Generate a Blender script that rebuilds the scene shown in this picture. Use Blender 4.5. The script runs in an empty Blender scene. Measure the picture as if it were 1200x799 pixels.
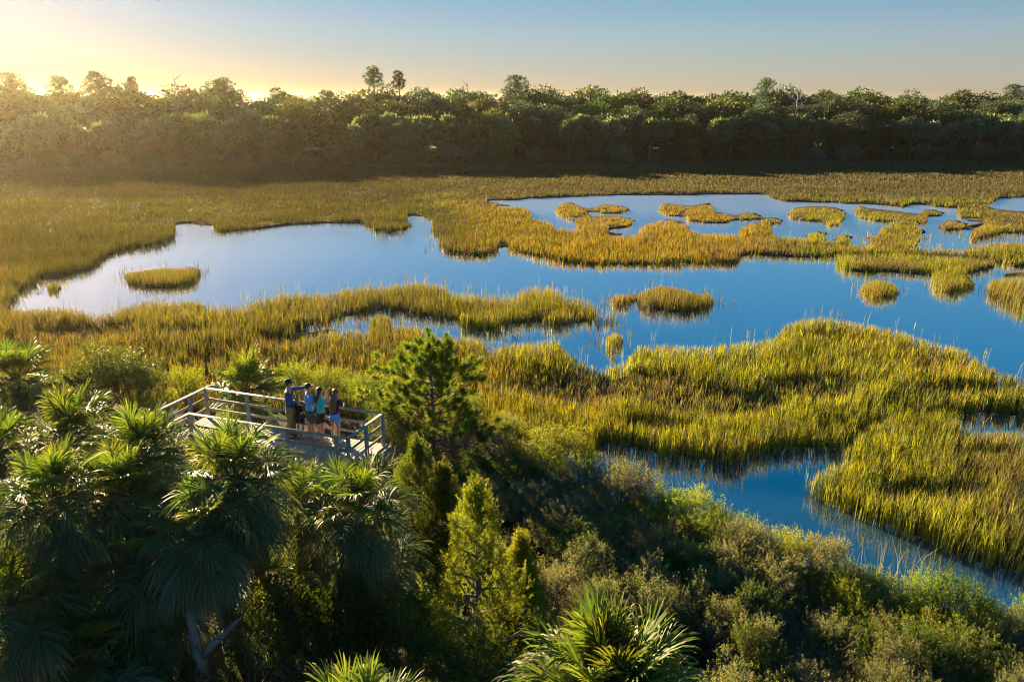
import bpy, bmesh, math
import numpy as np
from mathutils import Vector

# ------------------------------------------------------------------ camera, world, sun, exposure
sc = bpy.context.scene
COL = sc.collection
FPX, CAMH, PITCH = 930.0, 12.5, math.radians(17.1)      # photo is 1200x799
cam_d = bpy.data.cameras.new('camera'); cam = bpy.data.objects.new('camera', cam_d); COL.objects.link(cam)
cam_d.sensor_width = 36; cam_d.lens = 36 * FPX / 1200; cam_d.clip_start = .1; cam_d.clip_end = 20000
cam.location = (0, 0, CAMH); cam.rotation_euler = (math.pi / 2 - PITCH, 0, 0)
sc.camera = cam

SUN_EL, SUN_AZ = math.radians(12.5), math.radians(-38.0)   # azimuth from +Y towards +X
w = bpy.data.worlds.new("World"); sc.world = w; w.use_nodes = True
nt = w.node_tree; nt.nodes.clear()
sky = nt.nodes.new('ShaderNodeTexSky'); sky.sky_type = 'NISHITA'; sky.sun_disc = False
sky.sun_elevation = SUN_EL; sky.sun_rotation = SUN_AZ
sky.air_density = 1.15; sky.dust_density = .2; sky.ozone_density = 5; sky.altitude = 0
bg = nt.nodes.new('ShaderNodeBackground'); bg.inputs[1].default_value = 0.051
wo = nt.nodes.new('ShaderNodeOutputWorld')
gm = nt.nodes.new('ShaderNodeGamma'); gm.inputs[1].default_value = .36            # the photograph's soft, compressed sky contrast, over the whole dome
hsn = nt.nodes.new('ShaderNodeHueSaturation'); hsn.inputs['Saturation'].default_value = 2.35
tn = nt.nodes.new('ShaderNodeMix'); tn.data_type = 'RGBA'; tn.blend_type = 'MULTIPLY'; tn.inputs[0].default_value = 1; tn.inputs[7].default_value = (1.0, .905, 1.0, 1)   # white balance
nt.links.new(sky.outputs[0], gm.inputs[0]); nt.links.new(gm.outputs[0], hsn.inputs['Color']); nt.links.new(hsn.outputs[0], tn.inputs[6]); nt.links.new(tn.outputs[2], bg.inputs[0]); nt.links.new(bg.outputs[0], wo.inputs[0])

sun_d = bpy.data.lights.new('sun', 'SUN'); sun_d.energy = 4.4; sun_d.angle = math.radians(.5); sun_d.color = (1, .74, .42)
sun = bpy.data.objects.new('sun', sun_d); COL.objects.link(sun)
sdir = Vector((math.sin(SUN_AZ) * math.cos(SUN_EL), math.cos(SUN_AZ) * math.cos(SUN_EL), math.sin(SUN_EL)))
sun.rotation_euler = sdir.to_track_quat('Z', 'Y').to_euler()

sc.view_settings.view_transform = 'Standard'; sc.view_settings.look = 'None'
sc.view_settings.exposure = 2.7; sc.view_settings.gamma = 1.0
sc.render.engine = 'CYCLES'
cy = sc.cycles
cy.max_bounces = 10; cy.diffuse_bounces = 5; cy.glossy_bounces = 3; cy.transmission_bounces = 8; cy.volume_bounces = 0
cy.transparent_max_bounces = 8; cy.use_adaptive_sampling = True; cy.adaptive_threshold = .008
cy.use_denoising = True; cy.filter_width = 1.1
try: cy.denoiser = 'OPENIMAGEDENOISE'; cy.denoising_input_passes = 'RGB_ALBEDO_NORMAL'
except Exception: pass
cy.sample_clamp_indirect = 6

R = np.random.default_rng(11)

# ------------------------------------------------------------------ geometry of the view: photo pixel -> place on the ground
CP, SP = math.cos(PITCH), math.sin(PITCH)
def proj(P):
    P = np.asarray(P, float); z = P[..., 2] - CAMH
    d = np.maximum(P[..., 1] * CP - z * SP, .01); up = P[..., 1] * SP + z * CP
    return 600 + FPX * P[..., 0] / d, 399.5 - FPX * up / d
def at(u, v, z=0.):
    a = (u - 600) / FPX; b = (399.5 - v) / FPX
    d = np.array([a, CP + b * SP, -SP + b * CP]); t = (z - CAMH) / d[2]
    return d * t + np.array([0, 0, CAMH])

# ------------------------------------------------------------------ mesh helpers
class MB:
    """collects triangles as numpy blocks; one colour per vertex"""
    def __init__(s): s.v = []; s.f = []; s.c = []; s.n = 0
    def add(s, V, F, C=(.2, .2, .2)):
        V = np.asarray(V, float).reshape(-1, 3); F = np.asarray(F, int).reshape(-1, 3)
        C = np.asarray(C, float); C = np.broadcast_to(C, (len(V), 3)) if C.ndim == 1 else C.reshape(-1, 3)
        s.v.append(V); s.f.append(F + s.n); s.c.append(C); s.n += len(V)
    def merge(s, o, M=None, off=(0, 0, 0), sc_=1., rz=0.):
        if not o.v: return
        V = np.concatenate(o.v) * sc_; c, n = math.cos(rz), math.sin(rz)
        V = np.stack([V[:, 0] * c - V[:, 1] * n, V[:, 0] * n + V[:, 1] * c, V[:, 2]], 1) + np.asarray(off)
        s.add(V, np.concatenate(o.f), np.concatenate(o.c))
    def mesh(s, name, mat, smooth=False):
        V = np.concatenate(s.v).astype(np.float32); F = np.concatenate(s.f).astype(np.int32); C = np.concatenate(s.c).astype(np.float32)
        m = bpy.data.meshes.new(name)
        m.vertices.add(len(V)); m.vertices.foreach_set('co', V.ravel())
        m.loops.add(len(F) * 3); m.loops.foreach_set('vertex_index', F.ravel())
        m.polygons.add(len(F)); m.polygons.foreach_set('loop_start', np.arange(0, len(F) * 3, 3, dtype=np.int32))
        if smooth: m.polygons.foreach_set('use_smooth', np.ones(len(F), bool))
        a = m.color_attributes.new('col', 'FLOAT_COLOR', 'POINT')
        a.data.foreach_set('color', np.concatenate([C, np.ones((len(C), 1), np.float32)], 1).ravel())
        m.update(calc_edges=True); m.materials.append(mat)
        return m
    # --- shapes
    def tube(s, pts, rad, sides=6, C=(.2, .2, .2), cap=True):
        P = np.asarray(pts, float); n = len(P); rad = np.broadcast_to(np.asarray(rad, float), (n,))
        T = np.gradient(P, axis=0); T /= np.linalg.norm(T, axis=1)[:, None] + 1e-9
        up = np.array([0., 0, 1]) if abs(T[0, 2]) < .9 else np.array([1., 0, 0])
        A = np.cross(T, up); A /= np.linalg.norm(A, axis=1)[:, None] + 1e-9; B = np.cross(T, A)
        th = np.arange(sides) * 2 * math.pi / sides
        V = P[:, None] + rad[:, None, None] * (np.cos(th)[None, :, None] * A[:, None] + np.sin(th)[None, :, None] * B[:, None])
        F = []
        for i in range(n - 1):
            for k in range(sides):
                a = i * sides + k; b = i * sides + (k + 1) % sides; c = a + sides; d = b + sides
                F += [(a, c, b), (b, c, d)]
        V = V.reshape(-1, 3)
        if cap:
            V = np.vstack([V, P[-1:], P[:1]]); t = n * sides
            F += [((n - 1) * sides + k, t, (n - 1) * sides + (k + 1) % sides) for k in range(sides)]
            F += [(k, (k + 1) % sides, t + 1) for k in range(sides)]
        s.add(V, F, C)
    def beam(s, p0, p1, wd, ht, C=(.2, .2, .2), up=(0, 0, 1), bev=.006):
        """a board from p0 to p1 with chamfered long edges"""
        p0 = np.asarray(p0, float); p1 = np.asarray(p1, float); t = p1 - p0; t /= np.linalg.norm(t)
        a = np.cross(t, np.asarray(up, float)); a /= np.linalg.norm(a); b = np.cross(a, t)
        x, y = wd / 2, ht / 2; e = min(bev, x * .4, y * .4)
        ring = [(-x, -y + e), (-x + e, -y), (x - e, -y), (x, -y + e), (x, y - e), (x - e, y), (-x + e, y), (-x, y - e)]
        V = [p + a * q[0] + b * q[1] for p in (p0, p1) for q in ring]; F = []
        for k in range(8): F += [(k, (k + 1) % 8, k + 8), ((k + 1) % 8, (k + 1) % 8 + 8, k + 8)]
        for k in range(1, 7): F += [(0, k + 1, k), (8, 8 + k, 8 + k + 1)]
        s.add(V, F, C)

def link(name, mesh, parent=None, loc=None, rz=0., scale=None):
    o = bpy.data.objects.new(name, mesh); COL.objects.link(o)
    if parent is not None: o.parent = parent
    if loc is not None: o.location = loc
    o.rotation_euler = (0, 0, rz)
    if scale is not None: o.scale = scale if hasattr(scale, '__len__') else (scale,) * 3
    return o
def tag(o, label=None, cat=None, group=None, kind=None):
    if label: o['label'] = label
    if cat: o['category'] = cat
    if group: o['group'] = group
    if kind: o['kind'] = kind
    return o
def thing(name, label, cat, loc=(0, 0, 0), rz=0., group=None, scale=None):
    return tag(link(name, None, None, loc, rz, scale), label, cat, group)

# ------------------------------------------------------------------ materials
def newmat(name):
    m = bpy.data.materials.new(name); m.use_nodes = True; m.node_tree.nodes.clear(); return m, m.node_tree.nodes, m.node_tree.links
def leaf_mat(name, transl=.45, rough=.55, spec=.3, vary=.25, sat=1.0, tint=(1.15, 1.1, .6)):
    m, N, L = newmat(name)
    at_ = N.new('ShaderNodeAttribute'); at_.attribute_name = 'col'
    oi = N.new('ShaderNodeObjectInfo')
    mr = N.new('ShaderNodeMapRange'); mr.inputs[3].default_value = 1 - vary; mr.inputs[4].default_value = 1 + vary
    hs = N.new('ShaderNodeHueSaturation'); hs.inputs['Saturation'].default_value = sat
    mh = N.new('ShaderNodeMapRange'); mh.inputs[3].default_value = .5 - .03 * vary / .25; mh.inputs[4].default_value = .5 + .03 * vary / .25
    mm = N.new('ShaderNodeMath'); mm.operation = 'FRACT'; mx = N.new('ShaderNodeMath'); mx.operation = 'MULTIPLY'; mx.inputs[1].default_value = 7.31
    L.new(oi.outputs['Random'], mr.inputs[0]); L.new(oi.outputs['Random'], mx.inputs[0]); L.new(mx.outputs[0], mm.inputs[0]); L.new(mm.outputs[0], mh.inputs[0])
    L.new(at_.outputs['Color'], hs.inputs['Color']); L.new(mr.outputs[0], hs.inputs['Value']); L.new(mh.outputs[0], hs.inputs['Hue'])
    p = N.new('ShaderNodeBsdfPrincipled'); p.inputs['Roughness'].default_value = rough; p.inputs['Specular IOR Level'].default_value = spec
    t = N.new('ShaderNodeBsdfTranslucent')
    mul = N.new('ShaderNodeMix'); mul.data_type = 'RGBA'; mul.blend_type = 'MULTIPLY'; mul.inputs[0].default_value = 1
    mul.inputs[7].default_value = (*tint, 1)
    mix = N.new('ShaderNodeMixShader'); mix.inputs[0].default_value = transl
    o = N.new('ShaderNodeOutputMaterial')
    L.new(hs.outputs[0], p.inputs['Base Color']); L.new(hs.outputs[0], mul.inputs[6]); L.new(mul.outputs[2], t.inputs[0])
    L.new(p.outputs[0], mix.inputs[1]); L.new(t.outputs[0], mix.inputs[2]); L.new(mix.outputs[0], o.inputs[0])
    return m
def rough_mat(name, c1, c2, scale=6., rough=.85, bump=.4, stretch=(1, 1, 1), coords='Object', attr=False, spec=.3):
    m, N, L = newmat(name)
    tc = N.new('ShaderNodeTexCoord'); mp = N.new('ShaderNodeMapping'); mp.inputs['Scale'].default_value = stretch
    n = N.new('ShaderNodeTexNoise'); n.inputs['Scale'].default_value = scale; n.inputs['Detail'].default_value = 8; n.inputs['Roughness'].default_value = .65
    L.new(tc.outputs[coords], mp.inputs[0]); L.new(mp.outputs[0], n.inputs['Vector'])
    cr = N.new('ShaderNodeValToRGB'); cr.color_ramp.elements[0].position = .3; cr.color_ramp.elements[1].position = .72
    cr.color_ramp.elements[0].color = (*c1, 1); cr.color_ramp.elements[1].color = (*c2, 1)
    p = N.new('ShaderNodeBsdfPrincipled'); p.inputs['Roughness'].default_value = rough; p.inputs['Specular IOR Level'].default_value = spec
    b = N.new('ShaderNodeBump'); b.inputs['Strength'].default_value = bump; b.inputs['Distance'].default_value = .03
    o = N.new('ShaderNodeOutputMaterial')
    L.new(n.outputs[0], cr.inputs[0]); L.new(n.outputs[0], b.inputs['Height']); L.new(b.outputs[0], p.inputs['Normal'])
    src = cr.outputs[0]
    if attr:
        a = N.new('ShaderNodeAttribute'); a.attribute_name = 'col'
        mul = N.new('ShaderNodeMix'); mul.data_type = 'RGBA'; mul.blend_type = 'MULTIPLY'; mul.inputs[0].default_value = 1
        L.new(a.outputs['Color'], mul.inputs[6]); L.new(src, mul.inputs[7]); src = mul.outputs[2]
    L.new(src, p.inputs['Base Color']); L.new(p.outputs[0], o.inputs[0])
    return m

M_GRASS = leaf_mat('marsh_grass_blades', .35, .6, .2, .0, tint=(1.25, 1.1, .55))
M_PALM = leaf_mat('palm_frond', .42, .52, .35, .2, tint=(1.2, 1.25, .35))
M_LEAF = leaf_mat('shrub_leaves', .5, .55, .3, .22, tint=(1.25, 1.2, .4))
M_FOREST = leaf_mat('forest_leaves', .3, .6, .25, .5, tint=(1.05, 1.1, .7))
M_NEEDLE = leaf_mat('pine_needles', .4, .5, .3, .05, tint=(1.2, 1.2, .4))
M_DEADLEAF = leaf_mat('dead_frond', .3, .7, .2, .15, tint=(1.1, .9, .6))
M_BARK = rough_mat('bark', (.07, .055, .045), (.20, .17, .14), 5, .9, .8, (2, 2, .5))
M_PALMBARK = rough_mat('palm_bark', (.08, .065, .05), (.22, .19, .15), 9, .9, .9, (1, 1, 2.5))
M_DEADWOOD = rough_mat('bleached_dead_wood', (.25, .23, .21), (.46, .43, .40), 7, .9, .5, (3, 3, .4))
M_STEM = rough_mat('shrub_stems', (.10, .085, .07), (.22, .19, .16), 8, .9, .4)
M_WOOD = rough_mat('weathered_deck_wood', (.62, .60, .58), (1.15, 1.1, 1.05), 14, .8, .35, (1, 1, 1), attr=True, spec=.35)

# ground: mud where the marsh floods, leaf litter higher up
def ground_mat():
    m, N, L = newmat('marsh_mud_and_leaf_litter')
    tc = N.new('ShaderNodeTexCoord'); n1 = N.new('ShaderNodeTexNoise'); n1.inputs['Scale'].default_value = .6; n1.inputs['Detail'].default_value = 10
    n2 = N.new('ShaderNodeTexNoise'); n2.inputs['Scale'].default_value = 9; n2.inputs['Detail'].default_value = 6
    L.new(tc.outputs['Object'], n1.inputs['Vector']); L.new(tc.outputs['Object'], n2.inputs['Vector'])
    cr = N.new('ShaderNodeValToRGB'); e = cr.color_ramp.elements
    e[0].position = .3; e[0].color = (.035, .028, .018, 1); e[1].position = .7; e[1].color = (.075, .06, .036, 1)
    mx = N.new('ShaderNodeMix'); mx.data_type = 'RGBA'; mx.blend_type = 'OVERLAY'; mx.inputs[0].default_value = .6
    L.new(n1.outputs[0], cr.inputs[0]); L.new(cr.outputs[0], mx.inputs[6]); L.new(n2.outputs[1], mx.inputs[7])
    p = N.new('ShaderNodeBsdfPrincipled'); p.inputs['Roughness'].default_value = .95; p.inputs['Specular IOR Level'].default_value = .12
    b = N.new('ShaderNodeBump'); b.inputs['Strength'].default_value = .6; b.inputs['Distance'].default_value = .08
    L.new(n2.outputs[0], b.inputs['Height']); L.new(b.outputs[0], p.inputs['Normal']); L.new(mx.outputs[2], p.inputs['Base Color'])
    o = N.new('ShaderNodeOutputMaterial'); L.new(p.outputs[0], o.inputs[0]); return m
M_GROUND = ground_mat()
def water_mat():
    m, N, L = newmat('still_creek_water')
    tc = N.new('ShaderNodeTexCoord'); mp = N.new('ShaderNodeMapping'); mp.inputs['Scale'].default_value = (.8, .45, 1); mp.inputs['Rotation'].default_value = (0, 0, .3)
    n = N.new('ShaderNodeTexNoise'); n.inputs['Scale'].default_value = 3.2; n.inputs['Detail'].default_value = 4
    n2 = N.new('ShaderNodeTexNoise'); n2.inputs['Scale'].default_value = .045; n2.inputs['Detail'].default_value = 3
    L.new(tc.outputs['Object'], mp.inputs[0]); L.new(mp.outputs[0], n.inputs['Vector']); L.new(tc.outputs['Object'], n2.inputs['Vector'])
    sx = N.new('ShaderNodeSeparateXYZ'); L.new(tc.outputs['Object'], sx.inputs[0])
    far_ = N.new('ShaderNodeMapRange'); far_.inputs[1].default_value = 45; far_.inputs[2].default_value = 95; far_.inputs[3].default_value = 0; far_.inputs[4].default_value = .8   # breeze over the open far ponds
    L.new(sx.outputs['Y'], far_.inputs[0])
    mr = N.new('ShaderNodeMapRange'); mr.inputs[1].default_value = .42; mr.inputs[2].default_value = .7; mr.inputs[3].default_value = .03; mr.inputs[4].default_value = .22
    ad = N.new('ShaderNodeMath'); ad.operation = 'ADD'
    b = N.new('ShaderNodeBump'); b.inputs['Distance'].default_value = .04
    L.new(n2.outputs[0], mr.inputs[0]); L.new(mr.outputs[0], ad.inputs[0]); L.new(far_.outputs[0], ad.inputs[1]); L.new(ad.outputs[0], b.inputs['Strength']); L.new(n.outputs[0], b.inputs['Height'])
    p = N.new('ShaderNodeBsdfPrincipled'); p.inputs['Base Color'].default_value = (.010, .040, .075, 1); p.inputs['Roughness'].default_value = .06; p.inputs['IOR'].default_value = 1.33
    gl = N.new('ShaderNodeBsdfGlossy'); gl.inputs['Color'].default_value = (.96, .98, 1, 1); gl.inputs['Roughness'].default_value = .06
    rg = N.new('ShaderNodeMapRange'); rg.inputs[1].default_value = 62; rg.inputs[2].default_value = 92; rg.inputs[3].default_value = .05; rg.inputs[4].default_value = .30
    L.new(sx.outputs['Y'], rg.inputs[0]); L.new(rg.outputs[0], gl.inputs['Roughness'])
    lw = N.new('ShaderNodeLayerWeight'); fm = N.new('ShaderNodeMapRange')                # reflection grows towards grazing view
    for i, v_ in ((1, .5), (2, .86), (3, .24), (4, .97)): fm.inputs[i].default_value = v_
    mx = N.new('ShaderNodeMixShader'); o = N.new('ShaderNodeOutputMaterial')
    L.new(lw.outputs['Facing'], fm.inputs[0]); L.new(fm.outputs[0], mx.inputs[0]); L.new(p.outputs[0], mx.inputs[1]); L.new(gl.outputs[0], mx.inputs[2])
    L.new(b.outputs[0], p.inputs['Normal']); L.new(b.outputs[0], gl.inputs['Normal']); L.new(mx.outputs[0], o.inputs[0]); return m
M_WATER = water_mat()

# ------------------------------------------------------------------ shorelines (photo coordinates of the shores, projected to the ground plane)
WATER = [
 [(9,358),(18,353),(25,342),(35,338),(46,328),(75,325),(110,317),(122,307),(135,298),(155,293),(180,290),(197,286),(208,279),(209,264),(222,262),(235,266),(245,264),(248,272),(262,274),(275,272),(300,270),(340,265),(385,262),(420,263),(435,271),(455,274),(475,271),(487,266),(484,257),(481,254),(490,254),(504,261),(500,272),(512,281),(512,291),(522,297),(545,301),(570,301),(585,296),(588,287),(600,296),(630,302),(660,309),(690,312),(730,312),(775,311),(830,311),(865,310),(872,301),(885,299),(900,300),(940,303),(975,303),(976,310),(985,317),(1010,320),(1050,320),(1090,323),(1110,321),(1140,322),(1165,315),(1172,312),(1190,314),(1200,313),(1200,318),(1180,321),(1160,324),(1146,332),(1160,347),(1182,357),(1200,368),(1260,380),(1260,446),(1200,441),(1175,434),(1150,422),(1132,408),(1115,405),(1090,399),(1070,392),(1055,386),(1020,379),(980,372),(960,369),(935,373),(918,379),(911,391),(900,396),(870,399),(840,403),(800,404),(765,402),(747,404),(740,415),(732,423),(710,427),(705,430),(686,424),(675,415),(661,406),(655,397),(640,396),(620,399),(600,400),(585,404),(572,406),(565,397),(550,392),(527,393),(517,393),(500,387),(490,380),(475,379),(460,381),(432,386),(417,385),(410,383),(392,384),(370,388),(348,391),
  (346,389),(370,383),(392,376),(410,370),(430,367),(447,362),(460,367),(470,363),(480,369),(500,372),(520,375),(538,376),(541,384),(560,389),(580,389),(600,379),(615,380),(630,376),(645,384),(657,382),(675,380),(685,376),(700,380),(725,381),(730,375),(729,368),(717,363),(701,366),(699,356),(692,350),(682,346),(662,346),(656,337),(645,334),(625,334),(612,336),(605,342),(600,344),(570,342),(550,342),(537,342),(530,339),(515,331),(500,328),(475,328),(460,330),(450,334),(435,332),(420,334),(392,339),(385,342),(350,342),(330,342),(300,348),(283,354),(270,356),(250,355),(225,350),(200,349),(180,347),(160,352),(140,356),(125,364),(105,365),(87,360),(65,357),(37,360)],
 [(573,236),(590,239),(600,241),(613,240),(624,244),(626,252),(632,255),(645,258),(655,264),(668,266),(690,267),(716,268),(718,273),(735,274),(744,272),(746,266),(755,261),(770,257),(790,256),(803,260),(815,268),(830,272),(850,272),(863,271),(870,273),(909,273),(925,276),(942,276),(958,277),(975,279),(1000,284),(1010,285),(1060,287),(1082,287),(1112,290),(1131,290),(1134,287),(1166,282),(1200,282),(1260,282),(1260,232),(1190,233),(1175,234),(1162,241),(1150,243),(1130,243),(1115,245),(1092,243),(1083,240),(1072,241),(1060,245),(1040,242),(1017,240),(980,239),(945,238),(915,237),(900,233),(895,228),(872,229),(850,229),(820,229),(800,230),(772,229),(720,230),(662,232),(620,234),(600,236)],
 [(706,520),(735,527),(740,522),(760,535),(775,539),(800,537),(825,542),(850,545),(870,547),(877,537),(900,533),(942,527),(975,530),(992,532),(990,538),(972,542),(950,555),(944,567),(948,580),(960,588),(972,593),(1002,608),(1024,616),(1062,631),(1084,638),(1110,650),(1137,661),(1174,672),(1200,678),(1270,690),(1270,770),(1200,745),(1100,705),(1000,665),(900,625),(800,590),(720,560),(695,535)],
 [(1122,489),(1137,485),(1162,486),(1200,490),(1270,492),(1270,506),(1200,503),(1175,504),(1137,502),(1125,496)],
]
GAP = [[(985,534),(1008,509),(1050,496),(1090,491),(1124,488),(1124,495),(1092,497),(1052,503),(1014,516),(995,540)],
       [(972,300),(1060,299),(1130,302),(1175,309),(1175,312),(1130,307),(1060,304),(972,303)]]
# (outline, label); every outline is an island of grass standing in the open water
ISLES = [
 ([(138,322),(150,318),(165,316),(185,314),(210,314),(230,311),(238,314),(241,321),(232,331),(215,336),(190,338),(165,337),(150,333)], 'long low grass island alone at the left end of the big pond'),
 ([(714,350),(720,345),(735,344),(744,348),(744,356),(730,361),(716,358)], 'little grass tuft island just left of the bright yellow green island'),
 ([(745,356),(748,345),(760,337),(775,334),(800,338),(820,345),(830,342),(838,350),(836,358),(825,365),(800,367),(775,366),(755,363)], 'bright yellow green grass island in the middle of the pond'),
 ([(707,402),(712,394),(722,390),(731,395),(733,404),(725,412),(713,410)], 'small round grass tuft in the bay in front of the big marsh'),
 ([(1006,340),(1012,331),(1025,326),(1040,328),(1052,336),(1058,342),(1048,349),(1030,352),(1014,348)], 'single round grass island in the blue water on the right'),
 ([(1087,325),(1100,315),(1120,316),(1135,322),(1145,331),(1140,339),(1120,344),(1100,342),(1091,334)], 'rounded grass island beside the long brown grass bank'),
 ([(54,338),(62,328),(70,331),(73,338),(66,343),(57,343)], 'dark scrubby grass clump by the far left pond corner'),
 ([(431,384),(434,373),(445,368),(456,371),(460,380),(452,387),(438,388)], 'brownish grass islet in the narrow inlet beyond the pine'),
 ([(645,248),(652,240),(665,236),(680,239),(690,246),(696,252),(685,259),(668,261),(656,256)], 'dome shaped olive grass island in the far pond'),
 ([(690,244),(700,240),(720,239),(738,242),(742,247),(730,252),(705,252),(693,249)], 'flat oval grass island right of the dome shaped island'),
 ([(671,262),(680,255),(700,253),(730,253),(745,256),(749,260),(740,267),(720,269),(690,268),(675,267)], 'flat grass island touching the orange marsh, nearest of the far pond trio'),
 ([(766,247),(772,239),(790,238),(810,241),(825,238),(838,239),(841,248),(825,251),(800,255),(780,254)], 'dark olive two humped grass island in the far pond'),
 ([(799,254),(805,248),(830,247),(850,249),(862,252),(866,259),(850,263),(820,262),(803,260)], 'light green strip of grass in front of the two humped island'),
 ([(861,254),(868,249),(882,248),(894,252),(894,258),(878,260),(864,259)], 'small brown grass islet right of the light green strip'),
 ([(886,261),(895,255),(910,254),(919,257),(919,263),(905,266),(890,265)], 'tiny dark grass islet at the mouth of the far right pond'),
 ([(864,272),(866,265),(880,260),(900,261),(908,266),(910,273),(890,275)], 'brown grass hummock beside the long brown marsh tongue'),
 ([(917,251),(925,244),(945,241),(975,242),(993,246),(996,255),(985,266),(970,267),(958,261),(940,260),(925,258)], 'wide grass island with a pointed tan front, right hand pond'),
 ([(997,249),(1001,242),(1010,240),(1025,245),(1045,247),(1070,250),(1088,252),(1093,258),(1085,265),(1050,263),(1020,260),(1005,257)], 'long green grass island with a raised end, right hand pond'),
 ([(1070,251),(1080,245),(1100,246),(1109,249),(1107,255),(1090,255),(1075,255)], 'thin grass sliver behind the long green island'),
 ([(1011,284),(1018,277),(1028,272),(1032,264),(1050,261),(1075,263),(1086,269),(1083,276),(1082,284),(1075,287),(1050,289),(1025,287)], 'grass island with a brown crest and golden front edge'),
 ([(1094,266),(1105,258),(1120,257),(1134,261),(1137,268),(1125,272),(1105,272)], 'oval olive grass island facing the right marsh bank'),
 ([(943,280),(945,272),(958,270),(970,272),(973,281)], 'small brown grass knob behind the left part of the long brown marsh tongue'),
 ([(977,285),(980,275),(990,273),(1000,277),(1002,286)], 'smaller pointed grass knob right of the brown knob behind the marsh tongue'),
 ([(1118,253),(1119,245),(1127,241),(1142,242),(1160,241),(1175,246),(1200,248),(1240,249),(1240,276),(1200,275),(1180,274),(1166,278),(1150,281),(1140,286),(1134,284),(1132,276),(1140,266),(1150,262),(1150,259),(1135,257),(1122,257)], 'widest grass island reaching the right edge of the far ponds'),
]
UPLAND = [[(-400,480),(0,470),(60,470),(140,480),(190,490),(250,492),(330,492),(420,500),(470,510),(560,510),(620,520),(700,545),(740,565),(800,590),(900,625),(1000,668),(1100,708),(1200,748),(1700,930),(1700,3000),(-900,3000),(-900,440)]]

def fill(img, poly, val, ox=300, oy=0):
    P = np.array(poly, float); H, W = img.shape
    y0 = max(int(P[:, 1].min()), 0); y1 = min(int(P[:, 1].max()) + 1, H - 1)
    for y in range(y0, y1 + 1):
        xs = []; yy = y + .01
        for (ax, ay), (bx, by) in zip(P, np.roll(P, -1, 0)):
            if (ay <= yy) != (by <= yy): xs.append(ax + (yy - ay) * (bx - ax) / (by - ay))
        xs.sort()
        for a, b in zip(xs[::2], xs[1::2]):
            img[y, max(int(a + ox + .5), 0):max(min(int(b + ox + .5), W), 0)] = val
MASK = np.zeros((900, 1800), np.int16)          # 0 grass, -1 water, -2 mud gap, k>0 island k
for p in WATER: fill(MASK, p, -1)
for p in GAP: fill(MASK, p, -2)
for k, (p, _) in enumerate(ISLES): fill(MASK, p, k + 1)
UP = np.zeros((900, 1800), np.int16)
MASK2 = MASK.copy()                             # far shores drawn a little wider, so that leaning blades do not close the channels
for du in (-3, -2, -1, 0, 1, 2, 3):
    for dv in (-1, 0, 1):
        S_ = np.roll(np.roll(MASK[:330], du, 1), dv, 0); MASK2[:330][S_ == -1] = -1
M3 = MASK2.copy()                               # and a dark creek line between neighbouring islands
for du in (-2, -1, 0, 1, 2):
    for dv in (-1, 0):
        S_ = np.roll(np.roll(MASK[:300], du, 1), dv, 0); q_ = (S_ > 0) & (S_ != MASK[:300]) & (MASK2[:300] >= 0); M3[:300][q_] = -2
MASK2 = M3
for p in UPLAND: fill(UP, p, 1)
def look(img, u, v):
    return img[np.clip(v + .5, 0, 899).astype(int), np.clip(np.clip(u, -40, 1255) + 300.5, 0, 1799).astype(int)]
def wet(P, h=.7):
    """True where open water (or bare channel) lies at a place on the ground"""
    u, v = proj(P); b = look(MASK, u, v)
    T = np.array(P, float); T[..., 2] += h
    u2, v2 = proj(T); t = look(MASK, u2, v2)
    return (b < 0) | ((t == -1) & (b == 0))

# ---- smooth noise on the ground plane
def vnoise(x, y, seed, s):
    x = np.asarray(x, float) / s; y = np.asarray(y, float) / s
    def h(i, j):
        n = (i.astype(np.int64) * 374761393 + j.astype(np.int64) * 668265263 + seed * 1442695) & 0x7fffffff
        n = ((n ^ (n >> 13)) * 1274126177) & 0x7fffffff
        return ((n ^ (n >> 16)) & 0xffff) / 65535.
    i = np.floor(x); j = np.floor(y); a = x - i; b = y - j; a = a * a * (3 - 2 * a); b = b * b * (3 - 2 * b)
    return (h(i, j) * (1 - a) + h(i + 1, j) * a) * (1 - b) + (h(i, j + 1) * (1 - a) + h(i + 1, j + 1) * a) * b
def fbm(x, y, seed, s): return (vnoise(x, y, seed, s) + .5 * vnoise(x, y, seed + 1, s * .5) + .25 * vnoise(x, y, seed + 2, s * .25)) / 1.75

# ------------------------------------------------------------------ ground and water
def base_line(x):
    """distance of the foot of the far woods"""
    return np.interp(x, [-260, -90, -60, -32, 0, 33, 67, 102, 160], [136, 140, 143, 149, 153, 157, 160, 162, 166])
def ground_z(x, y, fine=True):
    P = np.stack([x, y, np.zeros_like(x)], -1)
    w_ = wet(P) & (y > 14) & (y < 135)
    u, v = proj(P); up = (look(UP, u, v) == 1) | (y < 15)
    z = .10 + .06 * vnoise(x, y, 5, 3.)
    z = np.where(w_, -1.0, z)
    z = np.where(up & ~w_, .30 + .35 * fbm(x, y, 9, 5.), z)
    return np.where(y > base_line(x) - 3, .45 + .3 * fbm(x, y, 19, 20.), z)
far = 3000 * np.array([.06, .085, .12, .18, .3, .5, .75, 1.])
xs = np.concatenate([-far[::-1], np.arange(-150, 151, .6), far])
ys = np.concatenate([-far[::-1], np.arange(-20, 12, 2.), np.arange(12, 60, .35), np.arange(60, 150, .7), np.arange(150, 182, 4.), far + 5])
xs = np.unique(xs); ys = np.unique(ys)
X, Y = np.meshgrid(xs, ys); Z = ground_z(X, Y)
for _ in range(1):
    Z[1:-1, 1:-1] = (Z[1:-1, 1:-1] * 2 + Z[:-2, 1:-1] + Z[2:, 1:-1] + Z[1:-1, :-2] + Z[1:-1, 2:]) / 6
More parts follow.
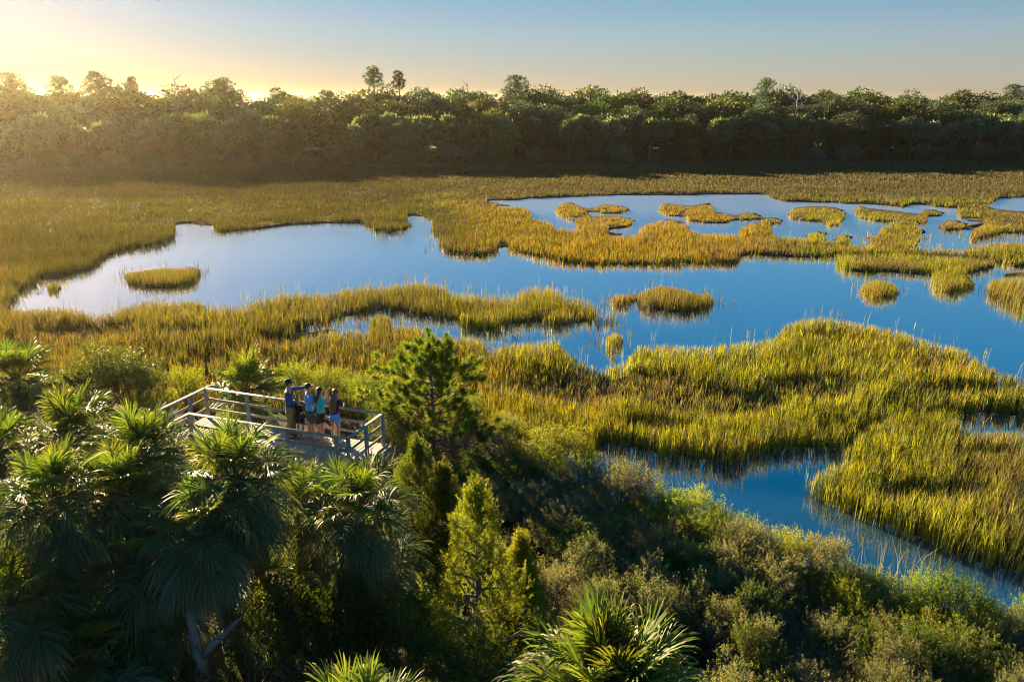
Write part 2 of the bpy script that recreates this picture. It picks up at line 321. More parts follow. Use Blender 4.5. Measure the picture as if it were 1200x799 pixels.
nx = len(xs); idx = np.arange(len(xs) * len(ys)).reshape(len(ys), nx)
a, b, c, d = idx[:-1, :-1].ravel(), idx[:-1, 1:].ravel(), idx[1:, 1:].ravel(), idx[1:, :-1].ravel()
g = MB(); g.add(np.stack([X, Y, Z], -1).reshape(-1, 3), np.concatenate([np.stack([a, b, c], 1), np.stack([a, c, d], 1)]))
tag(link('marsh_ground', g.mesh('marsh_ground', M_GROUND, True)), 'dark mud of the salt marsh and leaf litter under the trees', kind='structure')
wv = np.array([[-190, 13], [190, 13], [190, 150], [-190, 150]], float)
g = MB(); g.add(np.c_[wv, np.zeros(4)], [(0, 1, 2), (0, 2, 3)])
tag(link('water', g.mesh('water', M_WATER)), 'still blue tidal creek and ponds winding through the marsh', kind='structure')

# ------------------------------------------------------------------ marsh grass
PAL = np.array([[.25, .27, .012], [.27, .22, .016], [.21, .17, .075], [.105, .125, .028], [.12, .098, .075], [.28, .19, .018], [.15, .14, .10]])
def grass_colour(x, y, n, iso=None):
    """species and age patches, far and left shade painted in: 0 green yellow, 1 gold, 2 straw, 3 olive, 4 grey brown dead, 5 orange gold, 6 dull grey of the shaded far flats"""
    a = fbm(x, y * .6, 21, 9.); b_ = fbm(x, y * .5, 31, 4.); c_ = vnoise(x, y, 41, 1.1); r = R.random(n)
    u, v = proj(np.stack([x, y, np.zeros_like(x)], -1))
    W = np.zeros((n, 7))
    W[:, 0] = np.clip((a - .38) * 4, .05, 1.2); W[:, 1] = np.clip((.62 - a) * 3, .05, 1) * .8
    W[:, 2] = .25 + np.clip((b_ - .55) * 3, 0, .8); W[:, 3] = .35 + np.clip((c_ - .6) * 2, 0, .6) + np.clip((fbm(x, y * .7, 51, 11.) - .52) * 8, 0, 1.6); W[:, 4] = np.clip((b_ - .58) * 8, 0, 1.5) + 4 * dead_patch(x, y)
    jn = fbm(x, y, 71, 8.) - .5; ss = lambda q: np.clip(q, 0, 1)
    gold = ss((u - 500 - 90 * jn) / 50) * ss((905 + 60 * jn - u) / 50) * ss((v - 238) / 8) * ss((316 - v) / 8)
    farz = ss((240 + 14 * jn - v) / 9); left = ss((560 + 220 * jn - u) / 110) * ss((338 + 40 * jn - v) / 24)  # far and left zones, where duller grass tones stand in for shade
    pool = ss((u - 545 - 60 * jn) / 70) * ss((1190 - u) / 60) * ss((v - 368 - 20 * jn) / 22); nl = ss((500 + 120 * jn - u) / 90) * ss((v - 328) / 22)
    def w_(k, f, add=0., mul=1.): W[:, k] = W[:, k] * (1 - (1 - mul) * f) + add * f
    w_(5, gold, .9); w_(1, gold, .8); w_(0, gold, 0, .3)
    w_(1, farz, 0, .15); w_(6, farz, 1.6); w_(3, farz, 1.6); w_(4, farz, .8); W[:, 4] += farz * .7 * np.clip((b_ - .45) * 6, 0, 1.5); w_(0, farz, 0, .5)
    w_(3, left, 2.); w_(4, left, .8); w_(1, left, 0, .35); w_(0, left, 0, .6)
    w_(0, pool, 1.)
    w_(1, nl, .2); w_(2, nl, .5); w_(3, nl, .8); w_(4, nl, .6); w_(0, nl, 0, .6)
    W /= W.sum(1)[:, None]; k = (np.cumsum(W, 1) < r[:, None]).sum(1).clip(0, 6)
    C = PAL[k]; C = C * (.6 + .75 * R.random((n, 1))) * (.88 + .24 * R.random((n, 3)))
    C = C * .75 + (W @ PAL) * .25
    C *= (1 + .3 * pool * (k == 0))[:, None]                                # green yellow tufts made brighter round the near pools
    C *= ((1 - .32 * farz) * (1 - .36 * left))[:, None]                            # shade over the far and left flats, put into the blade colour
    return C
def dead_patch(x, y):
    """0..1: beds of old flattened brown stems among the green"""
    u, v = proj(np.stack([x, y, np.zeros_like(x)], -1)); d = np.zeros_like(x)
    for (cu, cv, ru, rv) in DEADBEDS: d = np.maximum(d, 1.25 - ((u - cu) / ru) ** 2 - ((v - cv) / rv) ** 2)
    return np.clip(d * 2 - .9 + 1.5 * (fbm(x, y, 91, 2.) - .5) + np.clip((fbm(x * .8, y, 93, 5.) - .66) * 6, 0, .6), 0, 1)
DEADBEDS = [(690, 466, 140, 27), (830, 482, 105, 25), (950, 466, 95, 17), (1120, 468, 80, 10), (95, 398, 90, 14), (220, 400, 50, 9), (760, 510, 60, 10), (1080, 590, 90, 14), (330, 408, 40, 10), (60, 372, 40, 8), (1150, 545, 50, 8)]
def blades(mb, P, h, wd, C, lean=.25, seg=3):
    n = len(P); th = R.uniform(0, 2 * math.pi, n); ld = R.normal(0, lean, (n, 2)) + np.array([.03, -.03])
    wx = np.stack([np.cos(th), np.sin(th), np.zeros(n)], 1) * (wd / 2)[:, None]
    top = P + np.concatenate([ld * h[:, None], h[:, None] * np.ones((n, 1))], 1)
    if seg == 1:
        V = np.stack([P - wx, P + wx, top], 1).reshape(-1, 3); F = np.arange(3 * n).reshape(-1, 3); C3 = np.repeat(C, 3, 0)
    else:
        mid = P + np.concatenate([ld * h[:, None] * .3, h[:, None] * .6 * np.ones((n, 1))], 1)
        V = np.stack([P - wx * .8, P + wx * .8, mid - wx, mid + wx, top], 1).reshape(-1, 3)
        i = np.arange(n)[:, None] * 5
        F = np.stack([i + [0, 1, 3], i + [0, 3, 2], i + [2, 3, 4]], 1).reshape(-1, 3); C3 = np.repeat(C, 5, 0)
    mb.add(V, F, C3)
main_grass = MB(); isle_grass = [MB() for _ in ISLES]
EGRETS = [(163, 247, 1.25), (169.5, 255, 1.0), (156, 253, .95), (58, 267, 1.0), (60, 275, .9)]
EG = [at(u, v, .15) for u, v, s in EGRETS]
def grow(y0, y1, dens, wd, seg, hm, x_isle=1.):
    """tussocks of blades between two distances"""
    y = y0
    while y < y1:
        dy = min(4., y1 - y); xw = .76 * (y + dy) + 7; area = 2 * xw * dy
        per = 6 if seg == 3 else 4
        n = int(area * dens / per)
        cx = R.uniform(-xw, xw, n); cyy = R.uniform(y, y + dy, n); ch = R.normal(1, .15, n).clip(.55, 1.4)
        ch *= (.55 + .8 * fbm(cx, cyy, 61, 4.)) * (1 - .42 * dead_patch(cx, cyy))
        sp_ = .07 if seg == 3 else .10
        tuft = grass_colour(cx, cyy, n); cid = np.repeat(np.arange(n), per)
        px_ = np.repeat(cx, per) + R.normal(0, sp_, n * per); py_ = np.repeat(cyy, per) + R.normal(0, sp_, n * per)
        h = np.repeat(ch, per) * R.uniform(.6, 1.12, n * per) * hm
        P = np.stack([px_, py_, np.full(n * per, .0)], 1)
        u, v = proj(P); b_ = look(MASK2, u, v); up = look(UP, u, v) == 1
        T = P.copy(); yb = base_line(px_) - 1
        clear = np.zeros(len(P)); ok = np.ones(len(P), bool)      # how much of the blade stands clear of open water behind it
        for f_ in (.2, .35, .5, .65, .8, .95):
            T[:, 2] = h * f_; u2, v2 = proj(T); ok &= look(MASK2, u2, v2) != -1
            clear = np.where(ok, f_ + .05, clear)
        stray = np.zeros(len(P), bool)                           # a few stems standing out in the shallows
        if y < 75:
            near = np.zeros(len(P), bool)
            for du, dv in ((5, 0), (-5, 0), (0, 3), (0, -3), (9, 0), (-9, 0)): near |= look(MASK, u + du, v + dv) >= 0
            stray = (b_ == -1) & near & (np.repeat(R.random(n), per) < .07) & (R.random(len(P)) < .6) & ~up
            h = np.where(stray, h * .7, h)
        keep = stray | (b_ == 0) & (clear > .99) & ~up & (py_ < yb)
        for e in EG: keep &= (np.hypot(px_ - e[0], (py_ - e[1] + .4) * .6) > .35)
        isl = (b_ > 0) & (clear > .3); h = np.where(isl, h * clear * (.78 if y > 62 else 1), h)
        k = keep | isl
        P, h, b_ = P[k], h[k], b_[k]; P[:, 2] = .02
        if len(P):
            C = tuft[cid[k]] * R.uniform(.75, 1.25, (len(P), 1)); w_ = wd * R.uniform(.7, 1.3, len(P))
            j = b_ <= 0
            if j.any(): blades(main_grass, P[j], h[j], w_[j], C[j], .11, seg)
            for q in np.unique(b_[b_ > 0]):
                j = b_ == q; blades(isle_grass[q - 1], P[j], h[j], w_[j], C[j], .13, seg)
        y += dy
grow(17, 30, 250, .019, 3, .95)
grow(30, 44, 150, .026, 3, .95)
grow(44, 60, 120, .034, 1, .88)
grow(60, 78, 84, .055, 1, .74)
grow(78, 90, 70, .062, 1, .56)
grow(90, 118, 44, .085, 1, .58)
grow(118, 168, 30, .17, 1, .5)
o = tag(link('marsh_grass', main_grass.mesh('marsh_grass', M_GRASS)), 'golden and olive cordgrass covering the marsh flats', kind='stuff')
for k, (poly, lab) in enumerate(ISLES):
    if not isle_grass[k].v: continue
    V = np.concatenate(isle_grass[k].v); c0 = np.array([V[:, 0].mean(), V[:, 1].mean(), 0]); isle_grass[k].v = [v_ - c0 for v_ in isle_grass[k].v]
    t = thing('grass_island', lab, 'grass island', c0, group='grass islands in the ponds')
    o = link('grass', isle_grass[k].mesh('grass', M_GRASS), t); o['kind'] = 'stuff'
    # low mud bank under it, following the outline on the ground
    g = MB(); ring = np.array([at(u_, v_) for u_, v_ in poly]) - c0; cc = ring.mean(0)
    ring = cc + (ring - cc) * np.array([.86, .5, 1]); ring[:, 2] = -.3; inn = cc + (ring - cc) * .9; inn[:, 2] = .04
    n = len(ring); VV = np.vstack([ring, inn, [[cc[0], cc[1], .06]]]); F = []
    for i in range(n):
        q = (i + 1) % n; F += [(i, q, n + q), (i, n + q, n + i), (n + i, n + q, 2 * n)]
    g.add(VV, F); link('mud_bank', g.mesh('mud_bank', M_GROUND, True), t)

#PART2
# ------------------------------------------------------------------ plants: general growers
def unit(v): return v / (np.linalg.norm(v, axis=-1, keepdims=True) + 1e-9)
def leaves(mb, P, D, ln, wd, C, rng, flat=False):
    """one pointed leaf (two triangles folded along its midrib) at each point"""
    n = len(P); D = unit(D); Q = unit(np.cross(D, rng.normal(0, 1, (n, 3)))); N_ = np.cross(D, Q)
    ln = np.broadcast_to(ln, (n,))[:, None]; wd = np.broadcast_to(wd, (n,))[:, None]
    m = P + D * ln * .45
    V = np.stack([P, m + Q * wd / 2 + N_ * wd * .15, P + D * ln, m - Q * wd / 2 + N_ * wd * .15], 1).reshape(-1, 3)
    i = np.arange(n)[:, None] * 4
    mb.add(V, np.stack([i + [0, 1, 2], i + [0, 2, 3]], 1).reshape(-1, 3), np.repeat(C, 4, 0))
def twiggy(rng, lobes, ntw, nlf, ln, wd, pal, up=.8, shell=(.55, 1.05), spray=.35, jit=.12, stemc=(.15, .13, .11), root=(0, 0, 0), stems=True, wobble=.0):
    """foliage made of leafy twigs spread through the lobes; returns leaves and stems"""
    L = MB(); S = MB(); root = np.array(root, float)
    for (c, r) in lobes:
        c = np.array(c, float); r = np.array(r if hasattr(r, '__len__') else (r, r, r), float)
        d = unit(rng.normal(0, 1, (ntw, 3)) + np.array([0, 0, up * .5])); d[:, 2] = np.where(d[:, 2] < -.35, -d[:, 2], d[:, 2])
        ph = rng.uniform(0, 6.28, 3); rad = rng.uniform(*shell, (ntw, 1)) * (1 + wobble * np.sin(d[:, :1] * 5 + ph[0]) * np.sin(d[:, 1:2] * 5 + ph[1]))
        E = c + d * r * rad                                   # twig tips
        td = unit(d + np.array([0, 0, up]) + rng.normal(0, .25, (ntw, 3)))
        t = rng.random((ntw, nlf, 1)); tl = spray * rng.uniform(.6, 1.3, (ntw, 1, 1))
        P = E[:, None] - td[:, None] * tl * t + rng.normal(0, jit, (ntw, nlf, 3)) * np.array([.5, .5, .5]) * (t * .7 + .3)
        D = td[:, None] + rng.normal(0, .55, (ntw, nlf, 3))
        kk = rng.integers(0, len(pal), ntw); C = np.array(pal)[kk][:, None] * rng.uniform(.7, 1.3, (ntw, nlf, 1)) * rng.uniform(.85, 1.15, (ntw, 1, 1))
        leaves(L, P.reshape(-1, 3), D.reshape(-1, 3), ln * rng.uniform(.6, 1.25, ntw * nlf), wd * rng.uniform(.7, 1.2, ntw * nlf), C.reshape(-1, 3), rng)
        if stems:
            b0 = root + (c - root) * .75 - np.array([0, 0, r[2] * .3]); mid = root * .5 + b0 * .5 + rng.normal(0, .08, 3)
            S.tube([root, mid, b0, c], [.045, .035, .025, .012], 5, stemc, False)
            for e in E[:max(ntw // 6, 5)]: S.tube([b0 + rng.normal(0, .04, 3), (b0 + e) / 2 + rng.normal(0, .06, 3), e], [.014, .009, .004], 3, stemc, False)
    return L, S
def dome(rng, n, R_, H, lr, zlo=.35):
    out = []
    for i in range(n):
        a = i * 2.4 + rng.uniform(-.4, .4); q = math.sqrt((i + .5) / n) * rng.uniform(.85, 1.1)
        z = H * (zlo + (1 - zlo) * math.sqrt(max(0, 1 - q * q * .85))) - lr * .6
        out.append(((q * R_ * math.cos(a), q * R_ * math.sin(a), z * rng.uniform(.85, 1.05)), np.array([1, 1, .8]) * lr * rng.uniform(.75, 1.25)))
    return out

# ------------------------------------------------------------------ the far woods
def oak_mesh(rng, R_, H, nl, lr, pal, trunk_h, q=200, size=.5):
    L = MB(); S = MB()
    lobes = dome(rng, nl, R_, H - trunk_h, lr, .12) + dome(rng, nl // 2, R_ * .95, (H - trunk_h) * .55, lr, .15)
    for c, r in lobes:
        c = np.array(c) + np.array([0, 0, trunk_h]); n = q
        d = unit(rng.normal(0, 1, (n, 3)) + [0, 0, .25]); P = c + d * r * rng.uniform(.7, 1.08, (n, 1)) * (1 + .2 * np.sin(d[:, :1] * 6 + c[0]) * np.sin(d[:, 1:2] * 6 + c[1]))
        cl = np.array(pal)[rng.integers(0, len(pal))] * rng.uniform(.75, 1.25)
        C = cl * rng.uniform(.65, 1.35, (n, 1))
        leaves(L, P, d * .7 + rng.normal(0, .7, (n, 3)), size * rng.uniform(.6, 1.4, n), size * .62 * rng.uniform(.7, 1.3, n), C, rng)
        if rng.random() < .7:
            S.tube([(0, 0, trunk_h * .7), (c[0] * .35, c[1] * .35, trunk_h + (c[2] - trunk_h) * .5), tuple(c)], [.28, .16, .07], 5, (.16, .14, .12), False)
    S.tube([(0, 0, -.3), (.1, 0, trunk_h * .5), (0, .1, trunk_h + 1)], [.45, .34, .28], 8, (.16, .14, .12), False)
    return L, S
DK = [(.046, .082, .046), (.056, .092, .046), (.066, .094, .042), (.05, .086, .056)]
YG = [(.09, .115, .03), (.10, .12, .03), (.075, .10, .03)]
GY = [(.11, .135, .08), (.10, .13, .085), (.12, .14, .085)]
rf = np.random.default_rng(5)
OAKS = []
for i in range(10):
    pal = DK if i % 3 else YG
    H = [9, 11.5, 13, 12, 10, 14, 11, 13.5, 12.5, 10.5][i]; Rr = [4.6, 5.2, 5.6, 4.4, 5.4, 4.8, 4.2, 6, 5, 5.6][i]
    L, S = oak_mesh(rf, Rr, H, [15, 18, 20, 15, 17, 17, 14, 20, 17, 17][i], 1.75, pal, H * .10)
    OAKS.append((L.mesh('oak_crown', M_FOREST), S.mesh('oak_trunk', M_BARK), H, L, S))
MYRT = []
for i in range(4):
    L, S = oak_mesh(rf, [2.6, 3.2, 2.4, 3.][i], [4.2, 5.2, 6., 4.8][i], 10, 1.2, [DK, GY, YG, DK][i], .8, 150, .36)
    MYRT.append((L.mesh('myrtle_crown', M_FOREST), S.mesh('myrtle_stem', M_BARK), [4.2, 5.2, 6., 4.8][i], L, S))
def pine_mesh(rng, H, n, lr, spread, low):
    L = MB(); S = MB()
    px, py = rng.normal(0, .25, 2)
    S.tube([(0, 0, -.3), (px * .5, py * .5, H * .4), (px, py, H * .75), (px, py, H * .97)], [.3, .24, .16, .06], 7, (.17, .14, .12), False)
    for i in range(n):
        f_ = low + (1 - low) * (i + .5) / n; a = i * 2.4 + rng.uniform(-.5, .5)
        q = spread * (1.05 - .55 * abs(f_ - .8) / .3 if f_ < .8 else 1.05 - .9 * (f_ - .8) / .2) * rng.uniform(.4, 1.)
        c = np.array([px + q * math.cos(a), py + q * math.sin(a), H * f_]); r = lr * rng.uniform(.7, 1.2) * np.array([1, 1, .5])
        S.tube([(px, py, H * f_ - .9), (c[0] * .5, c[1] * .5, c[2] - .45), c], [.1, .07, .03], 4, (.17, .14, .12), False)
        m = 150; d = unit(rng.normal(0, 1, (m, 3))); P = c + d * r * rng.uniform(.5, 1.05, (m, 1))
        leaves(L, P, d + [0, 0, .5], .42 * rng.uniform(.6, 1.3, m), .2, np.array(DK[i % 4]) * rng.uniform(.7, 1.3, (m, 1)), rng)
    return L, S
PINES = [pine_mesh(rf, 18, 11, 1.25, 2.6, .8), pine_mesh(rf, 18, 8, 1.0, 1.9, .8), pine_mesh(rf, 16.5, 15, 1.5, 3.8, .7), pine_mesh(rf, 16, 12, 1.35, 3., .72)]
PINES = [(L.mesh('pine_crown', M_FOREST), S.mesh('pine_trunk', M_BARK)) for L, S in PINES]
def far_palm(rng):
    L = MB(); S = MB(); H = 4.6
    S.tube([(0, 0, -.3), (.05, 0, H * .5), (0, 0, H)], [.2, .17, .2], 6, (.2, .18, .15), False)
    n = 700; d = unit(rng.normal(0, 1, (n, 3)) + [0, 0, .35]); P = np.array([0, 0, H]) + d * rng.uniform(1.1, 1.75, (n, 1)) * [1, 1, .9]
    C = np.where(d[:, 2:] < -.45, np.array([[.15, .135, .095]]), np.array([[.15, .195, .135]])) * rng.uniform(.7, 1.3, (n, 1))
    leaves(L, P, d + [0, 0, -.35] + rng.normal(0, .35, (n, 3)), rng.uniform(.5, .95, n), rng.uniform(.22, .4, n), C, rng)      # drooping fan leaves
    return L, S
FPALM = [far_palm(rf) for _ in range(3)]
FPALM = [(L.mesh('palm_crown', M_PALM), S.mesh('palm_trunk', M_PALMBARK)) for L, S in FPALM]
def plant_tree(name, label, cat, meshes, loc, rz, scale, group, parts=('trunk', 'crown')):
    t = thing(name, label, cat, loc, rz, group, scale)
    link(parts[1], meshes[0], t); link(parts[0], meshes[1], t)
    return t
def xw(u, y): return (u - 600) / FPX * (y * CP + (CAMH - 6) * SP)     # sideways place of photo column u at distance y
WHERE = lambda u: ['at the far left end', 'left of the egrets', 'behind the egrets', 'below the bare snag', 'behind the left pond end', 'left of the two slender pines', 'under the two slender pines', 'right of the two slender pines', 'under the broad flat topped pine', 'behind the far grass domes', 'behind the two humped island', 'under the round topped pine', 'right of the round topped pine', 'behind the right hand ponds', 'at the far right end'][int(np.clip((u + 20) / 83, 0, 14))]
rr = np.random.default_rng(77)
for row, (dy, step, hs, us) in enumerate([(9, 46, (8.0, 9.8), (-30, 1240)), (19, 42, (10.4, 12.2), (-25, 1230)), (33, 40, (11.6, 13.2), (-10, 1220)), (50, 36, (12.6, 14.6), (-5, 1215))]):
    u = us[0]
    while u < us[1]:
        uu = u + rr.uniform(-12, 12); yb = base_line(xw(uu, 150)); y = yb + dy + rr.uniform(-3.5, 3.5); x = xw(uu, y)
        i = rr.integers(0, len(OAKS)); H = rr.uniform(*hs) * (1.04 if uu < 300 else 1.); m = OAKS[i]; wf = rr.choice([.92, 1.22]); col_ = 'yellow green' if i % 3 == 0 else 'dark green'
        hz = H / m[2]; s_ = (hz * wf,) * 2 + (hz,)
        plant_tree('live_oak', f"{col_} {'broad' if wf > 1 else 'narrow'} {['lower', 'middle', 'upper', 'skyline'][row]} rank live oak, far woods {WHERE(uu)}", 'oak tree', m, (x, y, .3), rr.uniform(0, 6.28), s_, 'live oaks in the far woods')
        u += step
u = -10
while u < 1215:                                              # low row at the marsh edge: pale cabbage palms and wax myrtles
    uu = u + rr.uniform(-9, 9); y = base_line(xw(uu, 150)) + rr.uniform(0, 5); x = xw(uu, y)
    if vnoise(uu, 0, 3, 90) > .25:
        plant_tree('palm_tree', f"pale cabbage palm at the far marsh edge, {WHERE(uu)}", 'palm', FPALM[rr.integers(0, 3)], (x, y + 2, .3), rr.uniform(0, 6.28), (rr.uniform(1.05, 1.3),) * 2 + (rr.uniform(1.05, 1.3),), 'cabbage palms along the far marsh edge')
        if rr.random() < .75:
            y2 = y + 5; plant_tree('palm_tree', f"taller cabbage palm behind the far edge palms, {WHERE(uu)}", 'palm', FPALM[rr.integers(0, 3)], (xw(uu + 12, y2), y2, .3), rr.uniform(0, 6.28), (rr.uniform(1.0, 1.2),) * 2 + (rr.uniform(1.2, 1.45),), 'cabbage palms along the far marsh edge')
    mi = rr.integers(0, 4); m = MYRT[mi]
    plant_tree('wax_myrtle', f"{['dark green', 'grey green', 'yellow green', 'tall dark'][mi]} wax myrtle edging the far woods, {WHERE(uu)}", 'shrub', m, (xw(uu + 10, y - 1.5), y - 1.5, .3), rr.uniform(0, 6.28), rr.uniform(.45, .75), 'wax myrtles at the foot of the far woods', ('stem', 'crown'))
    u += 24
EMERG = [(438, 84, 0, 'taller of two slender pines standing clear above the middle of the woods'), (470, 88, 1, 'slender pine with a thin flat crown, right of the tallest one'),
         (606, 93, 2, 'broad flat topped pine rising above the middle of the skyline'), (895, 96, 3, 'round topped pine rising above the right half of the skyline'),
         (1183, 102, 2, 'flat topped pine on the skyline at the far right end'), (22, 86, 2, 'wide spreading pine on the glowing skyline, farthest left'),
         (78, 90, 3, 'low pine between the two widest ones on the glowing skyline'), (121, 85, 2, 'spreading pine on the glowing skyline left of the bare snag'), (160, 90, 1, 'thin ragged pine with a dead top on the glowing skyline'), (268, 92, 3, 'leaning crowned pine on the skyline right of the bare snag'), (385, 108, 3, 'short pine on the skyline left of the two slender pines')]
for u, v, k, lab in EMERG:
    y = base_line(xw(u, 150)) + 40; x = xw(u, y); d = y * CP; z = CAMH + (113 - v) / FPX * y * 1.03
    H0 = [18, 18, 16.5, 16][k]
    plant_tree('pine_tree', lab, 'pine', PINES[k], (x, y, .3), u, (z - .3) / H0 * (.95 if u < 300 else 1), 'pines above the far woods')
def snag(name, lab, u, v, y, nb, pale):
    rng = np.random.default_rng(int(u)); x = xw(u, y); H = CAMH + (113 - v) / FPX * y * 1.03
    S = MB(); S.tube([(0, 0, 0), (.1, 0, H * .5), (.05, .1, H)], [.26, .18, .04], 6, pale, False)
    t = thing(name, lab, 'dead tree', (x, y, .2), 0, 'dead snags in the far woods'); B = []
    for i in range(nb):
        z0 = H * rng.uniform(.62, .93); a = rng.uniform(0, 6.28); l = rng.uniform(.8, 2.6); e = np.array([math.cos(a) * l, math.sin(a) * l, z0 + l * .7])
        b_ = MB(); p0 = np.array([.07, .05, z0]); md = (p0 + e) / 2 + rng.normal(0, .15, 3); b_.tube([p0, md, e], [.09, .06, .02], 4, pale, False)
        for k in range(3): b_.tube([md, md + unit(rng.normal(0, 1, 3) + [0, 0, .9]) * rng.uniform(.5, 1.2)], [.04, .012], 3, pale, False)
        link('branch', b_.mesh('branch', M_DEADWOOD), t)
    link('trunk', S.mesh('trunk', M_DEADWOOD), t)
snag('dead_tree', 'bare pole of a dead tree sticking up from the glowing skyline', 210, 91, 186, 2, (.3, .27, .24))
snag('dead_tree', 'bleached branchy dead tree standing behind the round topped pine', 931, 100, 178, 9, (.6, .58, .55))
snag('dead_tree', 'bare dead tree among the oaks beside the broad flat topped pine', 548, 98, 188, 7, (.5, .48, .45))
snag('dead_tree', 'thin bare dead tree between the slender pines and the broad pine', 500, 104, 184, 6, (.5, .48, .45))
CHEAP = [oak_mesh(rf, 5.2, 11.5, 14, 1.9, DK, 1.2, 60, .95)[0] for _ in range(4)]
wood = MB()                                                 # the woods go on past the frame on both sides as one mass
for i in range(34):
    sd = -1 if i < 22 else 1; j = i if i < 22 else i - 22
    x = sd * (118 + (j % 11) * 9 + rr.uniform(-3, 3)); yb = base_line(x); m = CHEAP[rr.integers(0, 4)]
    wood.merge(m, None, (x, yb + 10 + (j // 11) * 16 + rr.uniform(-3, 3), .3), rr.uniform(.9, 1.1), rr.uniform(0, 6.28))
for i in range(24):
    x = -150 + i * 13 + rr.uniform(-3, 3); m = CHEAP[rr.integers(0, 4)]
    wood.merge(m, None, (x, base_line(x) + 66 + (i % 2) * 9, .3), rr.uniform(.85, .95), rr.uniform(0, 6.28))
for i in range(40):
    x = -118 + i * 6; wood.merge(MYRT[i % 4][3], None, (x, base_line(x) + 26 + (i % 3) * 12, .3), rr.uniform(.85, 1.1), rr.uniform(0, 6.28))
for x, y, k in ((-47, 184, 1), (-46, 196, 3), (-44, 176, 0)): wood.merge(MYRT[k][3], None, (x, y, .3), 1.2, 0)
tag(link('far_woods', wood.mesh('far_woods', M_FOREST)), 'woods going on behind and beyond both ends of the treeline', kind='stuff')

# ------------------------------------------------------------------ cabbage palms close by
def frond_mesh(rng, elev, green, blade=.9, pet=.8, nseg=54, dead=False):
    """petiole and costapalmate fan, drooping under its own weight; local +X is outward"""
    L = MB(); e = math.radians(elev); droop = .35 + .45 * max(0, math.cos(e))
    P = [np.zeros(3)]; ang = e
    for k in range(5):
        P.append(P[-1] + np.array([math.cos(ang), 0, math.sin(ang)]) * pet / 5); ang -= droop * .13
    pc = (.10, .12, .03) if not dead else (.2, .16, .11)
    L.tube(P, [.022, .018, .015, .013, .012, .010], 4, pc, False)
    t0 = np.array([math.cos(ang), 0, math.sin(ang)]); s_ = np.array([0, 1., 0]); n_ = np.cross(t0, s_); n_ = -n_ if n_[2] < 0 else n_
    tip0 = P[-1]; cl = blade * .45
    for i in range(nseg):
        f_ = (i + .5) / nseg * 2 - 1; a = f_ * math.radians(140) + rng.normal(0, .03)
        b0 = tip0 + t0 * cl * max(0, math.cos(a * .62)) * (1 - abs(f_)) - np.array([0, 0, .10]) * (1 - abs(f_))
        l = blade * (.95 - .33 * abs(f_)) * rng.uniform(.9, 1.1)
        d = t0 * math.cos(a) + s_ * math.sin(a) + n_ * (.28 * abs(math.sin(a)) + rng.normal(0, .03)); d /= np.linalg.norm(d)
        wv_ = np.cross(d, n_); wv_ /= np.linalg.norm(wv_); wv_ = wv_ * .8 + n_ * rng.choice([-.45, .45])
        g_ = np.array([0, 0, -1.]); sag = ((.25 if not dead else .6) + .42 * max(0, math.cos(e)) * rng.uniform(.4, 1.5) + (.5 if elev < 0 else .05)) * rng.uniform(.7, 1.35); wm = .019 * rng.uniform(.85, 1.2)
        p1 = b0 + d * l * .45 + g_ * sag * l * .07; p2 = b0 + d * l * .78 + g_ * sag * l * .32; p3 = b0 + d * l * .97 + g_ * sag * l * .62
        c_ = np.array(green) * rng.uniform(.75, 1.25); ct = c_ * .85 + np.array([.07, .055, .015]) * rng.choice([.4, .8, 2.], p=[.5, .35, .15])
        V = [b0 - wv_ * .010, b0 + wv_ * .010, p1 - wv_ * wm, p1 + wv_ * wm, p2 - wv_ * wm * .75, p2 + wv_ * wm * .75, p3]
        L.add(V, [(0, 1, 3), (0, 3, 2), (2, 3, 5), (2, 5, 4), (4, 5, 6)], np.stack([c_, c_, c_, c_, ct, ct, ct]))
    return L.mesh('frond', M_DEADLEAF if dead else M_PALM)
rp = np.random.default_rng(21)
FR = {}
for el, col in ((82, (.10, .15, .03)), (62, (.085, .135, .03)), (40, (.07, .115, .03)), (18, (.085, .125, .055)), (-8, (.10, .14, .078)), (-34, (.11, .15, .088)), (-58, (.115, .15, .092))):  # lower fronds coloured paler to make up for weak fill light
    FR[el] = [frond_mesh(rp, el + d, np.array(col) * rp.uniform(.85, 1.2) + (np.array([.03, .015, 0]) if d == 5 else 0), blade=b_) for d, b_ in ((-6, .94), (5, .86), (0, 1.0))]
FR['dead'] = [frond_mesh(rp, e_, c_, blade=.8, dead=True) for e_, c_ in ((-72, (.27, .22, .16)), (-80, (.34, .31, .26)), (-64, (.22, .17, .11)))]
def palm_trunk(rng, H, lean):
    S = MB(); n = 14; pts = [(lean[0] * (k / n) ** 1.6, lean[1] * (k / n) ** 1.6, -.2 + (H + .2) * k / n) for k in range(n + 1)]
    S.tube(pts, [.20 + .018 * (k % 2) - .03 * k / n for k in range(n + 1)], 10, (.2, .18, .15), True)
    for k in range(46):                                     # old leaf bases crisscrossing the upper trunk
        z = H * (.35 + .65 * k / 46); a = k * 2.4; f_ = z / H; c = np.array([lean[0] * f_ ** 1.6, lean[1] * f_ ** 1.6, z]); o = np.array([math.cos(a), math.sin(a), 0])
        S.beam(c + o * .14, c + o * .29 + [0, 0, .26], .07, .022, (.24, .2, .15), o)
    return S.mesh('palm_trunk', M_PALMBARK)
NEARPALM = 'cabbage palms around the viewing platform'
